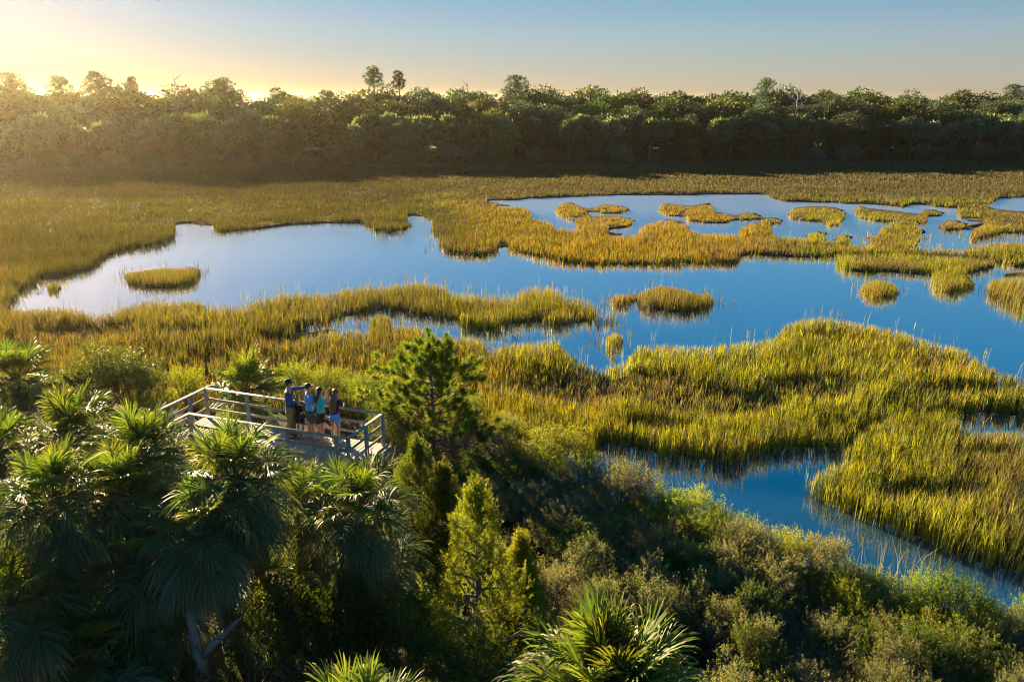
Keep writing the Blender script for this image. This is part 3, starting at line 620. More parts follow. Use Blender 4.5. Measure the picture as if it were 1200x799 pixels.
def near_palm(lab, u, v, wpx, H=None, counts=(5, 7, 8, 8, 8, 6, 4, 7), z=4.4, lean=(.3, -.2), seed=0):
    """crown heart at photo pixel (u, v) when it stands z metres above the marsh"""
    rng = np.random.default_rng(100 + seed); c = at(u, v, z); d = c[1] * CP - (z - CAMH) * SP
    s_ = wpx / FPX * d / 3.5
    gz = float(ground_z(np.array([c[0]]), np.array([c[1]]))[0]); gz = max(gz, .1)
    t = thing('palm_tree', lab, 'palm', (c[0] - lean[0], c[1] - lean[1], gz), 0, NEARPALM)
    link('trunk', palm_trunk(rng, z - gz + .1, lean), t)
    k = 0
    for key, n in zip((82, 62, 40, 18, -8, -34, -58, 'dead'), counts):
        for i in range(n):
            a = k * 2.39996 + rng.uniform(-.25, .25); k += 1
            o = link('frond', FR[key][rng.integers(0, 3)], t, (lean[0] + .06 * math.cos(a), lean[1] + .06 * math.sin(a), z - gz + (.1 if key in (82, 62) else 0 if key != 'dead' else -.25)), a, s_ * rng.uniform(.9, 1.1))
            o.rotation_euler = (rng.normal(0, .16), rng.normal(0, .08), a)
            if key == 'dead': o['label'] = 'dry brown hanging frond'
    return t
full = (6, 8, 9, 10, 10, 10, 9, 10)
near_palm('palm with a big spiky dome of fronds left of the platform', 82, 519, 135, z=3.9, seed=1)
near_palm('palm directly behind the platform rail, beyond the pointing man', 288, 462, 104, z=2.3, counts=(6, 7, 7, 6, 6, 4, 2, 3), seed=2)
near_palm('low palm at the left frame edge in front of the marsh', 18, 445, 100, z=2.6, counts=(5, 6, 6, 6, 5, 3, 1, 2), seed=3)
near_palm('sunlit palm where the left platform rail meets the fronds', 170, 540, 128, z=4.8, counts=full, seed=4)
near_palm('biggest palm of the front cluster with hanging fronds, before the platform front rail', 276, 567, 150, z=5.2, lean=(.2, -1.3), counts=full, seed=5)
near_palm('palm at the near corner of the platform with grey green drooping fan leaves', 418, 597, 135, z=4.4, counts=(6, 8, 8, 8, 8, 6, 4, 6), seed=6)
near_palm('palm with shining yellow green tips at the left end of the front cluster', 62, 588, 140, z=5.0, counts=full, seed=7)
near_palm('palm half hidden in the middle of the front cluster, dead fronds beneath', 142, 580, 135, z=4.7, counts=full, seed=8)
near_palm('palm with long fronds drooping over the bare grey trunk', 235, 628, 140, z=4.6, lean=(.2, -1.4), counts=(2, 4, 7, 9, 9, 9, 9, 12), seed=9)
near_palm('dim palm in deep shade at the lower left corner', 14, 715, 160, z=3.6, counts=(4, 6, 8, 8, 7, 5, 3, 4), seed=10)
near_palm('bright palm crown in the foreground middle, biggest in view', 712, 838, 255, z=4.3, counts=(14, 16, 15, 13, 10, 6, 3, 3), seed=11)
near_palm('palm crown cut by the lower frame edge, left of the biggest bright one', 425, 880, 190, z=4.6, counts=(12, 14, 13, 11, 8, 4, 2, 2), seed=12)
near_palm('palm at the far left with silvery fronds, behind the front cluster', -6, 535, 120, z=4.2, seed=13)
near_palm('shaded low palm below the near platform corner', 440, 655, 120, z=2.9, counts=(2, 4, 6, 8, 8, 7, 5, 6), seed=14)
near_palm('small palm under the front rail between the two bigger crowns', 352, 592, 100, z=4.0, counts=(6, 7, 7, 7, 6, 4, 3, 5), seed=15)
near_palm('dark palm deep in the lower left shade behind the corner palm', 70, 655, 135, z=3.4, counts=(3, 5, 7, 8, 8, 7, 6, 8), seed=16)

near_palm('young stemless palm in the deep shade under the front cluster', 185, 715, 130, z=2.3, counts=(3, 5, 7, 8, 8, 7, 5, 2), seed=17)
near_palm('young stemless palm in the shade right of the forked grey trunk', 318, 690, 125, z=2.4, counts=(3, 5, 7, 8, 8, 7, 5, 2), seed=18)
near_palm('young stemless palm at the very bottom left of the forked grey trunk', 118, 770, 150, z=2.2, counts=(3, 5, 7, 8, 8, 7, 5, 2), seed=19)
near_palm('drooping palm crown filling the gap left of the forked grey trunk', 165, 660, 140, z=3.6, counts=(2, 4, 6, 8, 9, 9, 8, 10), seed=20)
# ------------------------------------------------------------------ shrubs, cedars, young pine
GG = [(.16, .185, .10), (.18, .185, .115), (.14, .17, .08), (.19, .175, .125)]
YS = [(.18, .24, .014), (.15, .21, .016), (.22, .24, .02)]  # leaf tones for sun-struck shrubs, the sunlight put into the colour
DG = [(.07, .11, .025), (.08, .12, .028), (.065, .10, .03)]
rs = np.random.default_rng(31)
def shrub_mesh(pal, R_, H, nl, lr, ln=.06, wd=.024, ntw=46, nlf=20, up=.9):
    L, S = twiggy(rs, dome(rs, nl, R_, H, lr, .3), ntw, nlf, ln, wd, pal, up, spray=.42, jit=.10, wobble=.25)
    return L.mesh('shrub_foliage', M_LEAF), S.mesh('shrub_stems', M_STEM)
SH = {'grey': [shrub_mesh(GG, 1.2, 2.2, 10, .62), shrub_mesh(GG, 1.0, 2.5, 9, .6), shrub_mesh(GG, 1.35, 2.0, 11, .6)],
      'green': [shrub_mesh(DG, 1.2, 2.3, 10, .62, .075, .03), shrub_mesh(DG, 1.0, 2.6, 9, .6, .075, .03)],
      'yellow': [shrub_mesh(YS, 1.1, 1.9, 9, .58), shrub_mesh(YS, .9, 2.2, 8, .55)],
      'twig': [shrub_mesh([(.2, .18, .14), (.16, .15, .11)], 1.0, 2.0, 9, .55, .05, .012, 40, 8)]}
SHLAB = {'grey': 'grey green shrub', 'green': 'dark green shrub', 'yellow': 'yellow green shrub', 'twig': 'straggly brownish shrub'}
def near_shrub(kind, u, v, wpx, where, hs=1., z=1.9, k=None):
    """top third of the bush at pixel (u, v)"""
    c = at(u, v, z); d = c[1] * CP - (z - CAMH) * SP; s_ = wpx / FPX * d / 2.7
    gz = max(float(ground_z(c[:1], c[1:2])[0]), .05); m = SH[kind][rs.integers(0, len(SH[kind])) if k is None else k]
    plant_tree('shrub', SHLAB[kind] + ' ' + where, 'shrub', m, (c[0], c[1], gz - .05), rs.uniform(0, 6.28), (s_, s_, hs * (z * 1.25 - gz) / 2.2), 'shrubs of the thicket between palms and creek', ('stems', 'foliage'))
# bank of shrubs along the creek, crest first, its sunlight painted as yellow leaves, then the shaded slope down to the near side
CREST = [(625, 505), (660, 512), (700, 540), (735, 565), (775, 578), (815, 588), (850, 604), (890, 622), (930, 640), (968, 655), (1008, 668), (1045, 682), (1085, 695), (1125, 708), (1165, 718), (1205, 728)]
for i, (u, v) in enumerate(CREST):
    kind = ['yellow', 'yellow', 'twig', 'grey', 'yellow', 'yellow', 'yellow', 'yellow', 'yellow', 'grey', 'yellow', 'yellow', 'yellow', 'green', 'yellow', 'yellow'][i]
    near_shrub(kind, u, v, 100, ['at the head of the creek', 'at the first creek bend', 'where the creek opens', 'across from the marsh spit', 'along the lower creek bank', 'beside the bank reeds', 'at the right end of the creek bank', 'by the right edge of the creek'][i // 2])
for i in range(15):
    (u, v), (u2, v2) = CREST[i], CREST[i + 1]
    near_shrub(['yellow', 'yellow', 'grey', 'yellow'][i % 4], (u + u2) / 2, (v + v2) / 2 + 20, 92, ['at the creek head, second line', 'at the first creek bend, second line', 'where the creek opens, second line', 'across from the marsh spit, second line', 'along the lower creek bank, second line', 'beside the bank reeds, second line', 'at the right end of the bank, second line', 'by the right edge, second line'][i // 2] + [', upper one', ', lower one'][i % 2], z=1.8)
for row in range(1, 8):
    for i in range(17):
        u = 558 + 41 * i + rs.uniform(-14, 14); crest = np.interp(u, [p[0] for p in CREST], [p[1] for p in CREST]); v = crest + 14 + row * 27 + rs.uniform(-9, 9)
        if v > 850 or u > 1235: continue
        if u < 650 and row > 2: continue
        if abs(u - 715) < 120 and v > 735: continue
        kind = rs.choice(['grey', 'grey', 'grey', 'green', 'twig'] if (u, v) < (1000, 0) or row > 2 else ['grey', 'grey', 'yellow', 'green'])
        sz = rs.choice([88, 120]); near_shrub(kind, u, v, sz, f"{'' if sz < 100 else 'with wide crown '}{['behind the crest', 'on the upper slope', 'on the middle slope', 'on the lower slope', 'low on the slope', 'near the slope foot', 'at the slope foot'][row - 1]} {['beside the cedars', 'right of the cedars', 'below the creek bend', 'above the bright palm', 'right of the bright palm', 'facing the right marsh', 'near the right edge', 'at the right edge'][int(np.clip((u - 550) / 84, 0, 7))]}", z=1.7)
for u, v, w_, kd, lab, z in [(120, 432, 120, 'green', 'left of the platform in front of the marsh', 2.2), (60, 452, 110, 'green', 'behind the spiky palm', 2.2), (175, 462, 80, 'yellow', 'outside the left platform rail', 1.8), (150, 440, 90, 'green', 'next to the yellow bush by the left rail', 2.),
    (215, 440, 70, 'yellow', 'left of the palm behind the platform', 1.7), (345, 436, 80, 'yellow', 'behind the pointing man', 1.6), (385, 440, 80, 'yellow', 'behind the woman in the turquoise shirt', 1.7), (425, 452, 80, 'yellow', 'at the marsh side platform corner', 1.8),
    (455, 470, 80, 'green', 'right of the platform corner', 1.9), (455, 505, 90, 'green', 'beside the right platform rail', 2.), (540, 505, 90, 'grey', 'at the foot of the young pine', 1.6), (590, 495, 80, 'yellow', 'right of the young pine', 1.5), (610, 520, 90, 'grey', 'below the beige grass clump', 1.7), (570, 545, 90, 'green', 'between the young pine and cedar', 1.8), (610, 575, 90, 'grey', 'right of the bright cedar top', 1.7), (650, 600, 90, 'grey', 'right of the bright cedar', 1.7),
    (330, 720, 130, 'green', 'in deep shade left of the lower frame palm', 2.4), (395, 720, 150, 'green', 'in deep shade above the lower frame palm', 2.6), (470, 720, 150, 'green', 'in deep shade under the cedar', 2.4), (560, 760, 150, 'green', 'in deep shade left of the bright palm', 2.2), (120, 740, 150, 'green', 'in deep shade at the lower left', 2.0), (190, 775, 110, 'green', 'in deep shade left of the forked grey trunk', 1.3), (292, 775, 110, 'green', 'in deep shade right of the forked grey trunk', 1.3), (60, 775, 120, 'green', 'in deep shade below the corner palm', 1.3), (545, 470, 80, 'yellow', 'behind the young pine', 1.5), (462, 448, 80, 'yellow', 'left of the young pine', 1.7), (640, 690, 120, 'grey', 'above the bright palm', 1.8)]:
    near_shrub(kd, u, v, w_, lab, z=z)
def cedar(lab, u, v, z, wpx, seed, pal, H=None):
    """apex at pixel (u, v), z metres up"""
    rng = np.random.default_rng(seed); c = at(u, v, z); d = c[1] * CP - (z - CAMH) * SP; R_ = wpx / FPX * d / 2
    gz = max(float(ground_z(c[:1], c[1:2])[0]), .05); H = z - gz; lobes = []
    for i in range(70):
        f_ = (i + .5) / 70; a = i * 2.4 + rng.uniform(-.4, .4); q = R_ * (1 - f_ ** .9) ** .8 * rng.uniform(.5, 1.) + .02
        r = (.18 + .34 * (1 - f_)) * rng.uniform(.8, 1.2)
        lobes.append(((q * math.cos(a), q * math.sin(a), H * (.12 + .86 * f_) - r * .9), (r, r, r * 1.9)))
    L, S = twiggy(rng, lobes, 26, 26, .055, .018, pal, 1.1, spray=.3, jit=.05, root=(0, 0, H * .1), wobble=.2, stems=False)
    S.tube([(0, 0, -.2), (.03, 0, H * .5), (0, 0, H * .95)], [.11, .07, .015], 7, (.2, .17, .14), False)
    for cc, r in lobes: S.tube([(0, 0, max(cc[2] - .4, .2)), (cc[0] * .6, cc[1] * .6, cc[2] - .15), cc], [.03, .02, .008], 4, (.2, .17, .14), False)
    t = thing('cedar_tree', lab, 'cedar', (c[0], c[1], gz), 0, 'cedars below the platform')
    link('crown', L.mesh('cedar_crown', M_LEAF), t); link('trunk', S.mesh('cedar_trunk', M_BARK), t)
CY = [(.18, .20, .016), (.15, .175, .018), (.21, .22, .02)]
cedar('bright yellow green cedar with a pointed top between the palms', 557, 556, 5.8, 240, 1, CY)
cedar('bushy cedar right of the platform behind the corner palm', 488, 510, 4.6, 160, 2, [(.10, .12, .02), (.12, .14, .02)])
cedar('lower cedar spire on the right flank of the bright cedar', 610, 622, 4.0, 110, 3, CY)
cedar('dark shaded cedar below the corner palm', 400, 668, 3.6, 140, 4, DG)
cedar('small cedar tip beside the right end of the platform', 520, 540, 4.0, 90, 5, [(.10, .12, .02)])
def young_pine(u, v, z, wpx):
    rng = np.random.default_rng(8); c = at(u, v, z); d = c[1] * CP - (z - CAMH) * SP; R_ = wpx / FPX * d / 2; gz = .25; H = z - gz
    L = MB(); S = MB(); t = thing('pine_tree', 'young pine with tufted yellow green needles standing right of the platform', 'pine', (c[0], c[1], gz))
    S.tube([(0, 0, -.2), (.06, 0, H * .4), (0, .04, H * .98)], [.10, .07, .015], 7, (.2, .16, .13), False)
    tips = []
    for i in range(46):
        f_ = (i + .5) / 46; a = i * 2.4 + rng.uniform(-.4, .4); q = R_ * (1 - .72 * f_ ** 2.6) * rng.uniform(.45, 1.15); z0 = H * (.12 + .80 * f_)
        e = np.array([q * math.cos(a), q * math.sin(a), z0 + q * .35]); b0 = np.array([0, 0, z0 - q * .1])
        S.tube([b0, (b0 + e) / 2 - [0, 0, .06], e], [.03, .02, .008], 4, (.2, .16, .13), False); tips.append(e)
        for k in range(7):
            m = b0 + (e - b0) * rng.uniform(.45, .95); e2 = m + unit(rng.normal(0, 1, 3) + (e - b0) * .6 + [0, 0, .7]) * rng.uniform(.25, .65)
            S.tube([m, e2], [.012, .006], 3, (.2, .16, .13), False); tips.append(e2)
    for e in tips:
        n = 150; ax = unit(e * [1, 1, 0] * .5 + [0, 0, .8] + rng.normal(0, .2, 3)); D = unit(rng.normal(0, 1, (n, 3)) * .75 + ax)
        P = e - ax * rng.uniform(0, .24, (n, 1)); col = np.array([(.18, .24, .022), (.22, .26, .022), (.14, .21, .028)][rng.integers(0, 3)])
        leaves(L, P, D, .21 * rng.uniform(.7, 1.2, n), .016, col * rng.uniform(.7, 1.3, (n, 1)), rng)
    link('crown', L.mesh('pine_needle_tufts', M_NEEDLE), t); link('trunk', S.mesh('pine_trunk', M_BARK), t)
young_pine(503, 400, 4.7, 165)
# dead wood: forked grey trunk under the palms, bare twiggy bush at the creek head
t = thing('dead_tree', 'forked bare grey trunk leaning under the drooping palm fronds', 'dead tree', at(238, 800, .4))
p0 = at(238, 800, .4); loc = lambda u, v, z: at(u, v, z) - p0
g = MB(); g.tube([loc(238, 812, .2), loc(236, 775, 1.2), loc(228, 745, 1.9), loc(221, 716, 2.6)], [.16, .14, .12, .08], 9, (.42, .39, .36)); link('trunk', g.mesh('trunk', M_DEADWOOD, True), t)
g = MB(); g.tube([loc(235, 770, 1.3), loc(252, 752, 1.9), loc(272, 733, 2.4), loc(284, 722, 2.7)], [.09, .08, .06, .02], 8, (.6, .58, .55)); link('branch', g.mesh('branch', M_DEADWOOD, True), t)
g = MB(); g.tube([loc(265, 740, 2.2), loc(274, 736, 2.35), loc(280, 730, 2.4)], [.05, .035, .012], 6, (.6, .58, .55)); link('branch', g.mesh('branch', M_DEADWOOD, True), t)
def bare_bush(lab, u, v, z, h, n, seed, col):
    rng = np.random.default_rng(seed); c = at(u, v, z); t = thing('dead_bush', lab, 'dead shrub', (c[0], c[1], .3)); S = MB()
    for i in range(n):
        a = rng.uniform(0, 6.28); q = rng.uniform(.2, .8) * h * .5; e = np.array([q * math.cos(a), q * math.sin(a), h * rng.uniform(.65, 1)]); m = e * [.45, .45, .55] + rng.normal(0, .06, 3)
        S.tube([(0, 0, 0), m, e], [.028, .018, .006], 4, col, False)
        for k in range(7):
            f_ = rng.uniform(.4, .95); b0 = m + (e - m) * f_; S.tube([b0, b0 + unit(rng.normal(0, 1, 3) + [0, 0, .8]) * rng.uniform(.15, .5)], [.009, .004], 3, col, False)
    link('branches', S.mesh('branches', M_DEADWOOD), t)
bare_bush('bare pale grey twiggy bush at the head of the creek', 686, 545, 2., 2.1, 26, 3, (.5, .48, .45))
# straw coloured reeds along the near creek bank and by the young pine
rd = MB()
for (pts, n, hh, sp) in [([(745, 572), (800, 600), (880, 632), (960, 662), (1040, 690), (1120, 712)], 140, .25, .3), ([(1030, 676), (1100, 698)], 36, .8, .3), ([(590, 512), (635, 515)], 300, .6, .5), ([(720, 560), (770, 575)], 50, .6, .4)]:
    q = np.array([at(u, v, .2) for u, v in pts]); s_ = np.sort(R.random(n)) * (len(q) - 1); i = np.minimum(s_.astype(int), len(q) - 2)
    P = q[i] + (q[i + 1] - q[i]) * (s_ - i)[:, None] + R.normal(0, sp, (n, 3)) * [1, 1, 0]; P[:, 2] = .1
    C = np.array([(.22, .20, .07), (.18, .19, .04), (.15, .17, .03)])[R.integers(0, 3, n)] * R.uniform(.8, 1.2, (n, 1)); h = hh * R.uniform(.6, 1.2, n)
    blades(rd, P, h + .6, np.full(n, .014), C, .16, 3)
tag(link('bank_reeds', rd.mesh('bank_reeds', M_GRASS)), 'thin straw coloured reeds standing along the near creek bank', kind='stuff')

def dead_stalks(lab, u, v, n, h_, sp, seed):
    rng = np.random.default_rng(seed); c = at(u, v, 0.); t = thing('dead_stalks', lab, 'dead reeds', (c[0], c[1], 0), 0, 'dead stalks standing in the water')
    for k in range(n):
        b0 = np.array([rng.normal(0, sp), rng.normal(0, sp), -.15]); e = b0 + [rng.normal(0, .18), rng.normal(0, .18), h_ * rng.uniform(.5, 1)]; g = MB(); m = (b0 + e) / 2 + rng.normal(0, .03, 3)
        g.tube([b0, m, e], [.018, .014, .006], 4, (.08, .065, .05), False); g.tube([m, m + [rng.normal(0, .15), rng.normal(0, .1), .2]], [.01, .004], 3, (.08, .065, .05), False)
        link('stalk', g.mesh('stalk', M_STEM), t)
for a_ in (('dark dead stalks in the water right of the tongue of green grass', 603, 398, 9, .7, .35, 1), ('thin dead stalks in the bay behind the small round tuft', 690, 402, 6, .5, .3, 2), ('dark stubs off the right tip of the bright yellow green island', 846, 358, 7, .45, .4, 3),
           ('lone dark stub in open water right of the bright yellow green island', 858, 357, 3, .4, .12, 4), ('dark dead stalks in the narrow inlet left of the brownish islet', 424, 381, 6, .6, .25, 5), ('lone dark stub in the middle of the big pond', 499, 295, 3, .6, .12, 6), ('twiggy stubs beside the dark scrubby clump at the pond corner', 46, 341, 7, .6, .4, 7)):
    dead_stalks(*a_)
# ------------------------------------------------------------------ viewing platform
ZP = 2.2
BL = at(240, 454, ZP + 1.07); BR = at(447.5, 484, ZP + 1.07); FR_ = at(402, 512.5, ZP + 1.07)
U = unit((BR - BL) * [1, 1, 0]); Wd = np.array([U[1], -U[0], 0])           # along the marsh rail, and towards the near rail
if Wd[1] > 0: Wd = -Wd
LEN = float((BR - BL) @ U); DEP = float((FR_ - BR) @ Wd); DANG = math.atan2(U[1], U[0])
O2 = BL * [1, 1, 0]
plat = thing('viewing_platform', 'weathered grey wooden viewing platform with post and board railings, five people on it', 'viewing platform', (O2[0], O2[1], 0), DANG)
def dk(u, w_, z): return np.array([u, -w_, z])            # platform's own axes: +x along the marsh rail, -y towards the near rail
GREY = lambda: np.array((.37, .335, .29)) * R.uniform(.82, 1.16)
def board(name, p0, p1, wd, ht, up=(0, 0, 1), label=None, rnd=True):
    g = MB(); g.beam(p0, p1, wd, ht, GREY() if rnd else (.33, .32, .30), up, .008); o = link(name, g.mesh(name, M_WOOD), plat)
    if label: o['label'] = label
    return o
pl = .145
n = int((LEN + .3) / pl)
for k in range(n):                                         # deck planks run from rail to rail, small uneven gaps
    u0 = -.12 + (k + .5) * pl; dz = R.uniform(-.003, .003)
    board('plank', dk(u0, -.10 + R.uniform(-.012, .012), ZP - .019 + dz), dk(u0, DEP + .10 + R.uniform(-.012, .012), ZP - .019 + dz), pl - .009, .038)
WL = 2.7                                                   # walkway leaves at the left end towards the trees
for k in range(int(WL / pl)):
    w0 = DEP + .19 + (k + .5) * pl
    board('plank', dk(-.12 + R.uniform(-.01, .01), w0, ZP - .02), dk(1.42 + R.uniform(-.01, .01), w0, ZP - .02), pl - .009, .038)
for w_ in (.12, DEP * .5, DEP - .12): board('joist', dk(-.1, w_, ZP - .14), dk(LEN + .15, w_, ZP - .14), .05, .19)
for e_ in (.12, 1.2): board('joist', dk(e_, DEP - .05, ZP - .14), dk(e_, DEP + WL, ZP - .14), .05, .19)
board('rim_board', dk(LEN + .19, -.1, ZP - .13), dk(LEN + .19, DEP + .1, ZP - .13), .04, .23)
board('rim_board', dk(-.1, -.14, ZP - .13), dk(LEN + .17, -.14, ZP - .13), .04, .23)
board('rim_board', dk(1.46, DEP + .14, ZP - .13), dk(LEN + .17, DEP + .14, ZP - .13), .04, .23)
def rail_run(a, b, posts, ends=(True, True)):
    a = np.array(a, float); b = np.array(b, float); d = unit(b - a); nrm = np.array([-d[1], d[0], 0])
    board('top_rail', a + [0, 0, ZP + 1.05] - d * .06, b + [0, 0, ZP + 1.05] + d * .06, .115, .035)
    for z in (.68, .32): board('rail_board', a + [0, 0, ZP + z], b + [0, 0, ZP + z], .035, .085, label=None)
    for f_ in posts:
        p = a + (b - a) * f_ + nrm * 0; base = .05
        board('post', p + [0, 0, base], p + [0, 0, ZP + 1.028], .10, .10, (1, 0, 0))
rail_run((0, 0, 0), (LEN, 0, 0), (0.0, .25, .5, .75))
rail_run((LEN, 0, 0), (LEN, -DEP, 0), (0, .5, 1))
fl = at(219, 485, ZP + 1.07) - BL; FLu = float(fl @ U)
rail_run((LEN, -DEP, 0), (FLu, -DEP, 0), (.07, .37, .68, 1))
rail_run((FLu, -DEP - .06, 0), (FLu, -DEP - WL, 0), (.35, .7, 1))
rail_run((0, 0, 0), (0, -DEP - WL, 0), (.16, .33, .55, .78, 1))

# ------------------------------------------------------------------ people
def plain(name, col, rough=.8, spec=.2, scale=40, amt=.18):
    return rough_mat(name, tuple(c * (1 - amt) for c in col), tuple(c * (1 + amt) for c in col), scale, rough, .15, spec=spec)
SKIN = plain('skin', (.50, .30, .20), .5, .35, 15, .06)
def skinned(name, nodes, edges, mat, lvl=2, root='pelvis'):
    """one continuous surface grown round a skeleton: nodes {name: ((x, y, z), radius or (rx, ry))}"""
    bm = bmesh.new(); lay = bm.verts.layers.skin.verify(); V = {}
    for k, (p, r) in nodes.items():
        v = bm.verts.new(p); r = r if isinstance(r, tuple) else (r, r); v[lay].radius = r; v[lay].use_root = k == root; V[k] = v
    for a_, b_ in edges: bm.edges.new((V[a_], V[b_]))
    me = bpy.data.meshes.new(name); bm.to_mesh(me); bm.free()
    o = bpy.data.objects.new(name, me); COL.objects.link(o)
    m = o.modifiers.new('skin', 'SKIN'); m.use_smooth_shade = True; s_ = o.modifiers.new('sub', 'SUBSURF'); s_.levels = lvl; s_.render_levels = lvl
    dg = bpy.context.evaluated_depsgraph_get(); ev = o.evaluated_get(dg); res = bpy.data.meshes.new_from_object(ev, depsgraph=dg)
    bpy.data.objects.remove(o); res.name = name; res.materials.clear(); res.materials.append(mat)
    for p in res.polygons: p.use_smooth = True
    return res
def fingers(nodes, edges, hand, tipdir, side, tag_, curl=.25):
    """palm, four fingers of unequal length and a thumb leaving the side of the palm"""
    t = unit(np.array(tipdir, float)); s_ = unit(np.array(side, float) - t * (np.array(side) @ t)); nn = np.cross(t, s_); h = np.array(hand)
    nodes[tag_ + 'palm'] = (tuple(h + t * .07), (.036, .018)); edges.append((tag_ + 'wrist', tag_ + 'palm'))
    for i, (off, l) in enumerate(((-.03, .065), (-.01, .078), (.011, .072), (.031, .056))):
        b0 = h + t * .095 + s_ * off; m = b0 + t * l * .55 - nn * l * .12; e = m + t * l * .5 - nn * l * curl
        for q, p in enumerate((b0, m, e)): nodes[f'{tag_}f{i}{q}'] = (tuple(p), (.0095, .009, .0075)[q])
        edges += [(tag_ + 'palm', f'{tag_}f{i}0'), (f'{tag_}f{i}0', f'{tag_}f{i}1'), (f'{tag_}f{i}1', f'{tag_}f{i}2')]
    b0 = h + t * .04 - s_ * .042; e = b0 + t * .05 - s_ * .022
    nodes[tag_ + 'th0'] = (tuple(b0), .011); nodes[tag_ + 'th1'] = (tuple(e), .009)
    edges += [(tag_ + 'palm', tag_ + 'th0'), (tag_ + 'th0', tag_ + 'th1')]
def person(lab, u, w_, top_px, face, arms, shirt, bottom, shoes, hair, child=1., sleeve='short', long_pants=False, long_hair=0, cap=None, lean=0., head_turn=0., female=False):
    """built 1.75 m tall facing +Y, then scaled to the height the photograph shows"""
    f2 = child; wS = .165 if female else .19; hipw = .10 if female else .09
    ly = lambda z: lean * max(0, z - .95)                    # forward lean above the hips
    N_ = {'pelvis': ((0, 0, .95), (.155 if female else .15, .105)), 'waist': ((0, ly(1.12), 1.12), (.125 if female else .145, .095)), 'chest': ((0, ly(1.30), 1.30), (.155 if female else .175, .11)),
          'collar': ((0, ly(1.43), 1.43), (.11, .075)), 'neck': ((0, ly(1.5) + .01, 1.51), .055), 'jaw': ((0, ly(1.58) + .035, 1.575), (.06, .068)), 'skull': ((0, ly(1.66) + .02, 1.66), (.078, .092)), 'crown': ((0, ly(1.72) + .012, 1.715), (.055, .065))}
    E = [('pelvis', 'waist'), ('waist', 'chest'), ('chest', 'collar'), ('collar', 'neck'), ('neck', 'jaw'), ('jaw', 'skull'), ('skull', 'crown')]
    ht = math.radians(head_turn); hd = lambda x, y, z: (x * math.cos(ht) - y * math.sin(ht), ly(z) + .02 + x * math.sin(ht) + y * math.cos(ht), z)
    N_['nose'] = (hd(0, .118, 1.63), .013); N_['brow'] = (hd(0, .085, 1.665), .022); E += [('jaw', 'brow'), ('brow', 'nose')]
    for sx, k in ((-1, 'L'), (1, 'R')):
        N_['ear' + k] = (hd(sx * .085, 0, 1.64), .014); E.append(('skull', 'ear' + k))
        N_[k + 'sho'] = ((sx * wS, ly(1.41), 1.41), .056); N_[k + 'elbow'] = (arms[k][0], .042); N_[k + 'wrist'] = (arms[k][1], .028)
        E += [('collar', k + 'sho'), (k + 'sho', k + 'elbow'), (k + 'elbow', k + 'wrist')]
        el, wr = np.array(arms[k][0]), np.array(arms[k][1]); fingers(N_, E, wr, arms[k][2] if len(arms[k]) > 2 else wr - el, (sx * .3, 1, .2), k)
        st = arms.get('step', {}).get(k, 0.)
        N_[k + 'hip'] = ((sx * hipw, 0, .86), .088); N_[k + 'knee'] = ((sx * (hipw + .01), .025 + st * .5, .49), .056); N_[k + 'calf'] = ((sx * (hipw + .012), -.012 + st * .7, .34), .055)
        N_[k + 'ankle'] = ((sx * (hipw + .015), -.02 + st, .085), .036); N_[k + 'heel'] = ((sx * (hipw + .015), -.045 + st, .035), .032); N_[k + 'toe'] = ((sx * (hipw + .03), .14 + st, .028), (.036, .022))
        E += [('pelvis', k + 'hip'), (k + 'hip', k + 'knee'), (k + 'knee', k + 'calf'), (k + 'calf', k + 'ankle'), (k + 'ankle', k + 'heel'), (k + 'ankle', k + 'toe')]
    p = O2 + U * u + Wd * w_; feet = np.array([p[0], p[1], ZP])
    lo, hi = .5, 2.2                                        # height from the photographed top of the head
    for _ in range(40):
        m = (lo + hi) / 2
        if proj(feet + [0, 0, m])[1] > top_px: lo = m
        else: hi = m
    t = thing('person', lab, 'person', feet, 0, 'people on the viewing platform', m / 1.765); t.rotation_euler = (0, 0, math.atan2(face[1], face[0]) - math.pi / 2)
    link('body', skinned('body', N_, E, SKIN), t)
    def loft(name, runs, mat):
        """garment or hair as closed smooth tubes of elliptical rings [(x, y, z, rx, ry)]"""
        g = MB(); th = np.arange(14) * 2 * math.pi / 14
        for rings in runs:
            rings = [tuple(rings[0][:3]) + (.004, .004)] + list(rings) + [tuple(rings[-1][:3]) + (.004, .004)]; V = []
            P = np.array([r[:3] for r in rings]); T = np.gradient(P[1:-1], axis=0) if len(rings) > 3 else np.tile([0, 0, 1.], (1, 1)); T = unit(np.vstack([T[:1], T, T[-1:]]))
            vert = abs(T[:, 2]).mean() > .6
            for (x, y, z, rx, ry), tt in zip(rings, T):
                ax = unit(np.cross([0, 1., 0] if vert else [0, 0, 1.], tt)); ay = unit(np.cross(tt, ax))
                V.append(np.array([x, y, z]) + np.outer(np.cos(th) * rx, ax) + np.outer(np.sin(th) * ry, ay))
            n_ = len(rings); F = []
            for i in range(n_ - 1):
                for k in range(14):
                    q = (k + 1) % 14; F += [(i * 14 + k, i * 14 + q, (i + 1) * 14 + k), (i * 14 + q, (i + 1) * 14 + q, (i + 1) * 14 + k)]
            g.add(np.vstack(V), F)
        return link(name, g.mesh(name, mat, True), t)
    P3 = lambda k: np.array(N_[k][0], float)
    cx = 1. if not female else .9
    runs = [[(0, ly(z) + dy, z, rx * cx, ry) for z, rx, ry, dy in ((.90, .165, .125, 0), (1.0, .162, .12, 0), (1.12, .155, .112, 0), (1.26, .178, .12, 0), (1.36, .195, .118, 0), (1.425, .165, .095, 0), (1.465, .09, .07, .005), (1.49, .062, .06, .008))]]
